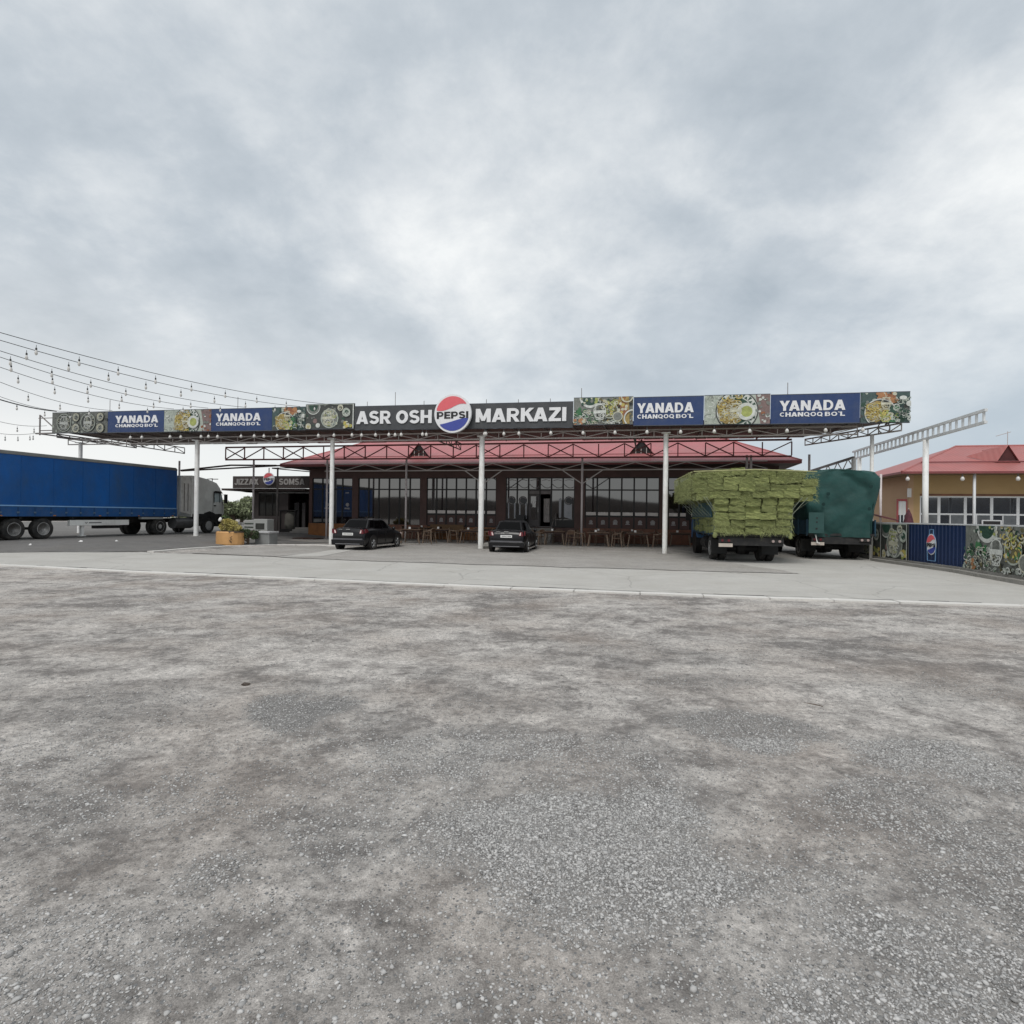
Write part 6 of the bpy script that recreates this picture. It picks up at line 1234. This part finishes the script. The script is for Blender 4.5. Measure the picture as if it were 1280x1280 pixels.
# stones / bags at the column foot
for px, py, lb, s_ in ((609, 686.5, 'grey broken concrete block at the foot of the middle column', .24), (627, 687.5, 'small grey rubble lump behind the black saloon car', .14)):
    b = bmesh.new(); bmesh.ops.create_icosphere(b, subdivisions=2, radius=1); r3 = random.Random(px)
    for v in b.verts: v.co *= r3.uniform(.8, 1.15)
    q = MB().add([(v.co.x*s_*1.1, v.co.y*s_, v.co.z*s_*.8+s_*.7) for v in b.verts], [tuple(v.index for v in f.verts) for f in b.faces]); b.free(); p = G(px, py); tag(q.build('rubble', M_conc, loc=(p[0], p[1], 0)), lb, 'rubble')
def leaf_cloud(n, cx, cy, cz, rx, ry, rz_, size, seed, lumps=7, stems=0):
    r_ = np.random.default_rng(seed); L_ = r_.normal(size=(lumps, 3)); L_ /= np.linalg.norm(L_, axis=1)[:, None]; L_ *= r_.uniform(.25, .68, (lumps, 1)); R_ = r_.uniform(.28, .5, lumps); k = r_.integers(0, lumps, n)
    d = r_.normal(size=(n, 3)); d /= np.linalg.norm(d, axis=1)[:, None]; p = L_[k]+d*(R_[k]*r_.uniform(.45, 1.05, n)**.5)[:, None]; p = p*np.array([rx, ry, rz_])+np.array([cx, cy, cz])
    a = r_.normal(size=(n, 3)); a /= np.linalg.norm(a, axis=1)[:, None]; b = np.cross(a, r_.normal(size=(n, 3))); b /= np.linalg.norm(b, axis=1)[:, None]; s_ = size*r_.uniform(.6, 1.4, (n, 1))
    v = np.stack([p-a*s_, p-b*s_*.45, p+a*s_, p+b*s_*.45], 1).reshape(-1, 3); f = np.arange(4*n).reshape(-1, 4); return v, f
# ================================================================== PLANTER CORNER ON THE LEFT
def gp(px, py): x, y = G(px, py); return Vector((x, y, float(hgt(x, y))))
p = gp(289, 679.5); pl = thing('planter', 'orange rounded planter with yellow green plants at the kerb, left of the dark shrub', 'planter', p, -TH)
q = MB(); q.lathe([(.60,-.05),(.64,.05),(.64,.62),(.58,.66)], n=18, c=(-.05,0,0)); q.build('body', M_or_pl, pl, bevel=.02); MB().lathe([(.62,.6),(.55,.68)], n=12).build('soil', mat('soil', (.06,.045,.03), .95), pl)
sg3 = MB(); sg3.tube([(.44,-.48,.42),(.36,-.53,.38),(.42,-.49,.30),(.34,-.54,.22),(.42,-.49,.14)], .02, 4); sg3.build('marking', M_ink, pl)
v, f = leaf_cloud(4600, 0, 0, .92, .78, .55, .40, .05, 77, 11); me = np_mesh('plants', v, f); me.materials.append(mat('yellow_green_leaves', (.42,.36,.12), .8, .35, 3, island=.35)); inst('plants', me, pl)
q = MB(); r_ = random.Random(9)
for _ in range(26): a_ = r_.uniform(0, 6.28); q.tube([(.3*math.cos(a_), .3*math.sin(a_), .6), (.5*math.cos(a_), .4*math.sin(a_), r_.uniform(.9, 1.3))], [.01, .005], 4)
q.build('stem', M_bark, pl); MB().lathe([(0,0),(.09,.03),(.10,.10),(.05,.2),(0,.24)], c=(-.55,-.1,1.12), n=10).build('white_flower', M_paper, pl, smooth=True)
p = gp(318, 673); cb_ = thing('cabinet', 'light grey cabinet with dark window and striped left side behind the shrub', 'cabinet', p+Vector((0,.6,0)), -TH)
q = MB(); q.box(-.149,.72,-.3,.3,0,1.18); q.box(-.80,-.15,-.22,.3,0,1.12); q.build('body', M_grey_bx, cb_, bevel=.02); q = MB(); q.box(.0,.55,-.315,-.303,.62,.95); q.build('window', mat('dark_pane', (.05,.05,.045), .2), cb_)
for k in range(4): MB().box(-.76,-.2,-.245,-.223,.30+k*.2,.36+k*.2).build('louvre', mat('dark_louvre', (.05,.06,.045), .7), cb_)
p = gp(333, 680.5); gb = thing('concrete_block', 'grey concrete tub right of the shrub by the curved kerb', 'concrete tub', p, -TH); MB().box(-.42,.42,-.35,.35,-.03,.58).build('body', mat('grey_tub', (.22,.225,.22), .9, .15, 3), gb, bevel=.02); MB().box(-.48,.46,-.4,.4,.58,.68).build('rim', mat('light_tub_rim', (.42,.42,.42), .8), gb, bevel=.02)
# barrel/board things by the bakery
p = gp(357, 666); bb = thing('oven', 'round pale clay oven on a dark stand in front of the bakery', 'oven', p+Vector((0,1.0,0)), -TH); MB().lathe([(.42,.25),(.48,.6),(.46,1.2),(.38,1.45)], n=16).build('body', mat('clay_grey', (.16,.15,.13), .9), bb, smooth=True); MB().box(-.55,.55,-.5,.5,.0,.25).build('stand', M_frame, bb); MB().box(-.6,.7,-.5,.5,1.5,1.58).build('lid', M_frame, bb); [MB().box(x-.03,x+.03,-.48,-.42,.25,1.5).build('post', M_frame, bb) for x in (-.55,.62)]
st2 = thing('bakery_steps', 'low grey steps in front of the bakery door', 'steps', gp(374, 667)+Vector((0,.4,0)), -TH); [MB().box(-.9,.9,.3*k,1.2,.13*k+.002,.13*(k+1)).build('step', M_ter, st2) for k in range(3)]
gt = thing('grate', 'dark wooden pallet lying on the ground before the bakery', 'pallet', gp(385, 672.5), -TH); [MB().box(-.8,.8,-.45+k*.2,-.32+k*.2,.09,.12).build('slat', M_wooddark, gt) for k in range(5)]; [MB().box(x-.05,x+.05,-.45,.5,0,.088).build('bearer', M_wooddark, gt) for x in (-.7,0,.7)]
# ================================================================== PLANTS
def tree(px, Y, h, w, label, seed, m, name='bush', n=2600, size=.10, group=None, trunk=.3, cat='tree'):
    x = kx(px)*Y; z = float(hgt(x, Y)); t = thing(name, label, cat, (x, Y, z), 0, group); v, f = leaf_cloud(n, 0, 0, h*.58, w/2, w/2, h*.48, size, seed); me = np_mesh('crown', v, f); me.materials.append(m); inst('crown', me, t)
    q = MB(); q.tube([(0,0,-.1),(.05,0,h*trunk),(-.04,.05,h*.55)], [w*.035+.02, w*.025+.015, .012], 7)
    r_ = random.Random(seed)
    for k in range(6): a_ = r_.uniform(0, 6.28); q.tube([(.03,0,h*(.15+.05*k)), (math.cos(a_)*w*.2, math.sin(a_)*w*.2, h*(.4+.06*k)), (math.cos(a_)*w*.34, math.sin(a_)*w*.34, h*(.55+.06*k))], [.02+w*.012, .012+w*.006, .006], 5)
    q.build('trunk', M_bark, t); return t
p = gp(312, 680); tree(310, p.y-.45, .95, 1.5, 'low dark green shrub between the orange planter and the concrete tub', 5, mat('dark_shrub_leaves', (.05,.075,.03), .8, .4, 3, island=.5), 'shrub', 3200, .04, cat='shrub')
tree(322, gp(322,678).y-.2, .75, .9, 'small grey green weed with pale tips leaning on the concrete tub', 8, mat('grey_green_leaves', (.14,.17,.11), .8, .4, 3, island=.5), 'weed', 500, .035, cat='weed')
GR = 'trees behind the lorry and the bakery'
tree(292, 66, 2.9, 5.4, 'round olive green tree just right of the lorry cab', 21, M_leaf2, 'tree', 4200, .16, GR)
tree(314, 68, 3.3, 4.6, 'green tree partly hidden behind the bakery left wall', 22, M_leaf2, 'tree', 3600, .16, GR)
tree(302, 78, 2.7, 7.0, 'lower olive tree farther back between lorry and bakery', 23, M_leaf, 'tree', 3600, .18, GR)
v_, f_, o_ = [], [], 0
for k in range(40):
    x = -150+k*5.2+random.uniform(-1.5,1.5); Y = 110+random.uniform(-12,12); h = random.uniform(1.8, 3.6); v, f = leaf_cloud(420, x, Y, h*.5, random.uniform(3,5.5), 3, h*.52, .32, 100+k); v_.append(v); f_.append(f+o_); o_ += len(v)
wd = bpy.data.objects.new('woods', np_mesh('woods', np.concatenate(v_), np.concatenate(f_))); COL.objects.link(wd); wd['kind'] = 'stuff'; tag(wd, 'distant low line of olive bushes beyond the yard', 'bushes'); wd.data.materials.append(M_leaf2)

for px, py, lb, sz in ((101, 678, 'white paper scrap on the asphalt below the trailer landing leg', .08), (146, 677.5, 'white scrap lying on the asphalt below the tractor wheels', .07), (38, 681.5, 'small pale scrap on the asphalt below the trailer wheels', .05)):
    p = gp(px, py); tag(MB().add([(-sz,-sz*.5,.03),(sz,-sz*.6,.035),(sz*.8,sz*.5,.08),(-sz*.7,sz*.6,.05),(0,0,.10)], [(0,1,4),(1,2,4),(2,3,4),(3,0,4)]).build('paper_scrap', M_paper, loc=(p.x, p.y, p.z), rz=px), lb, 'litter')
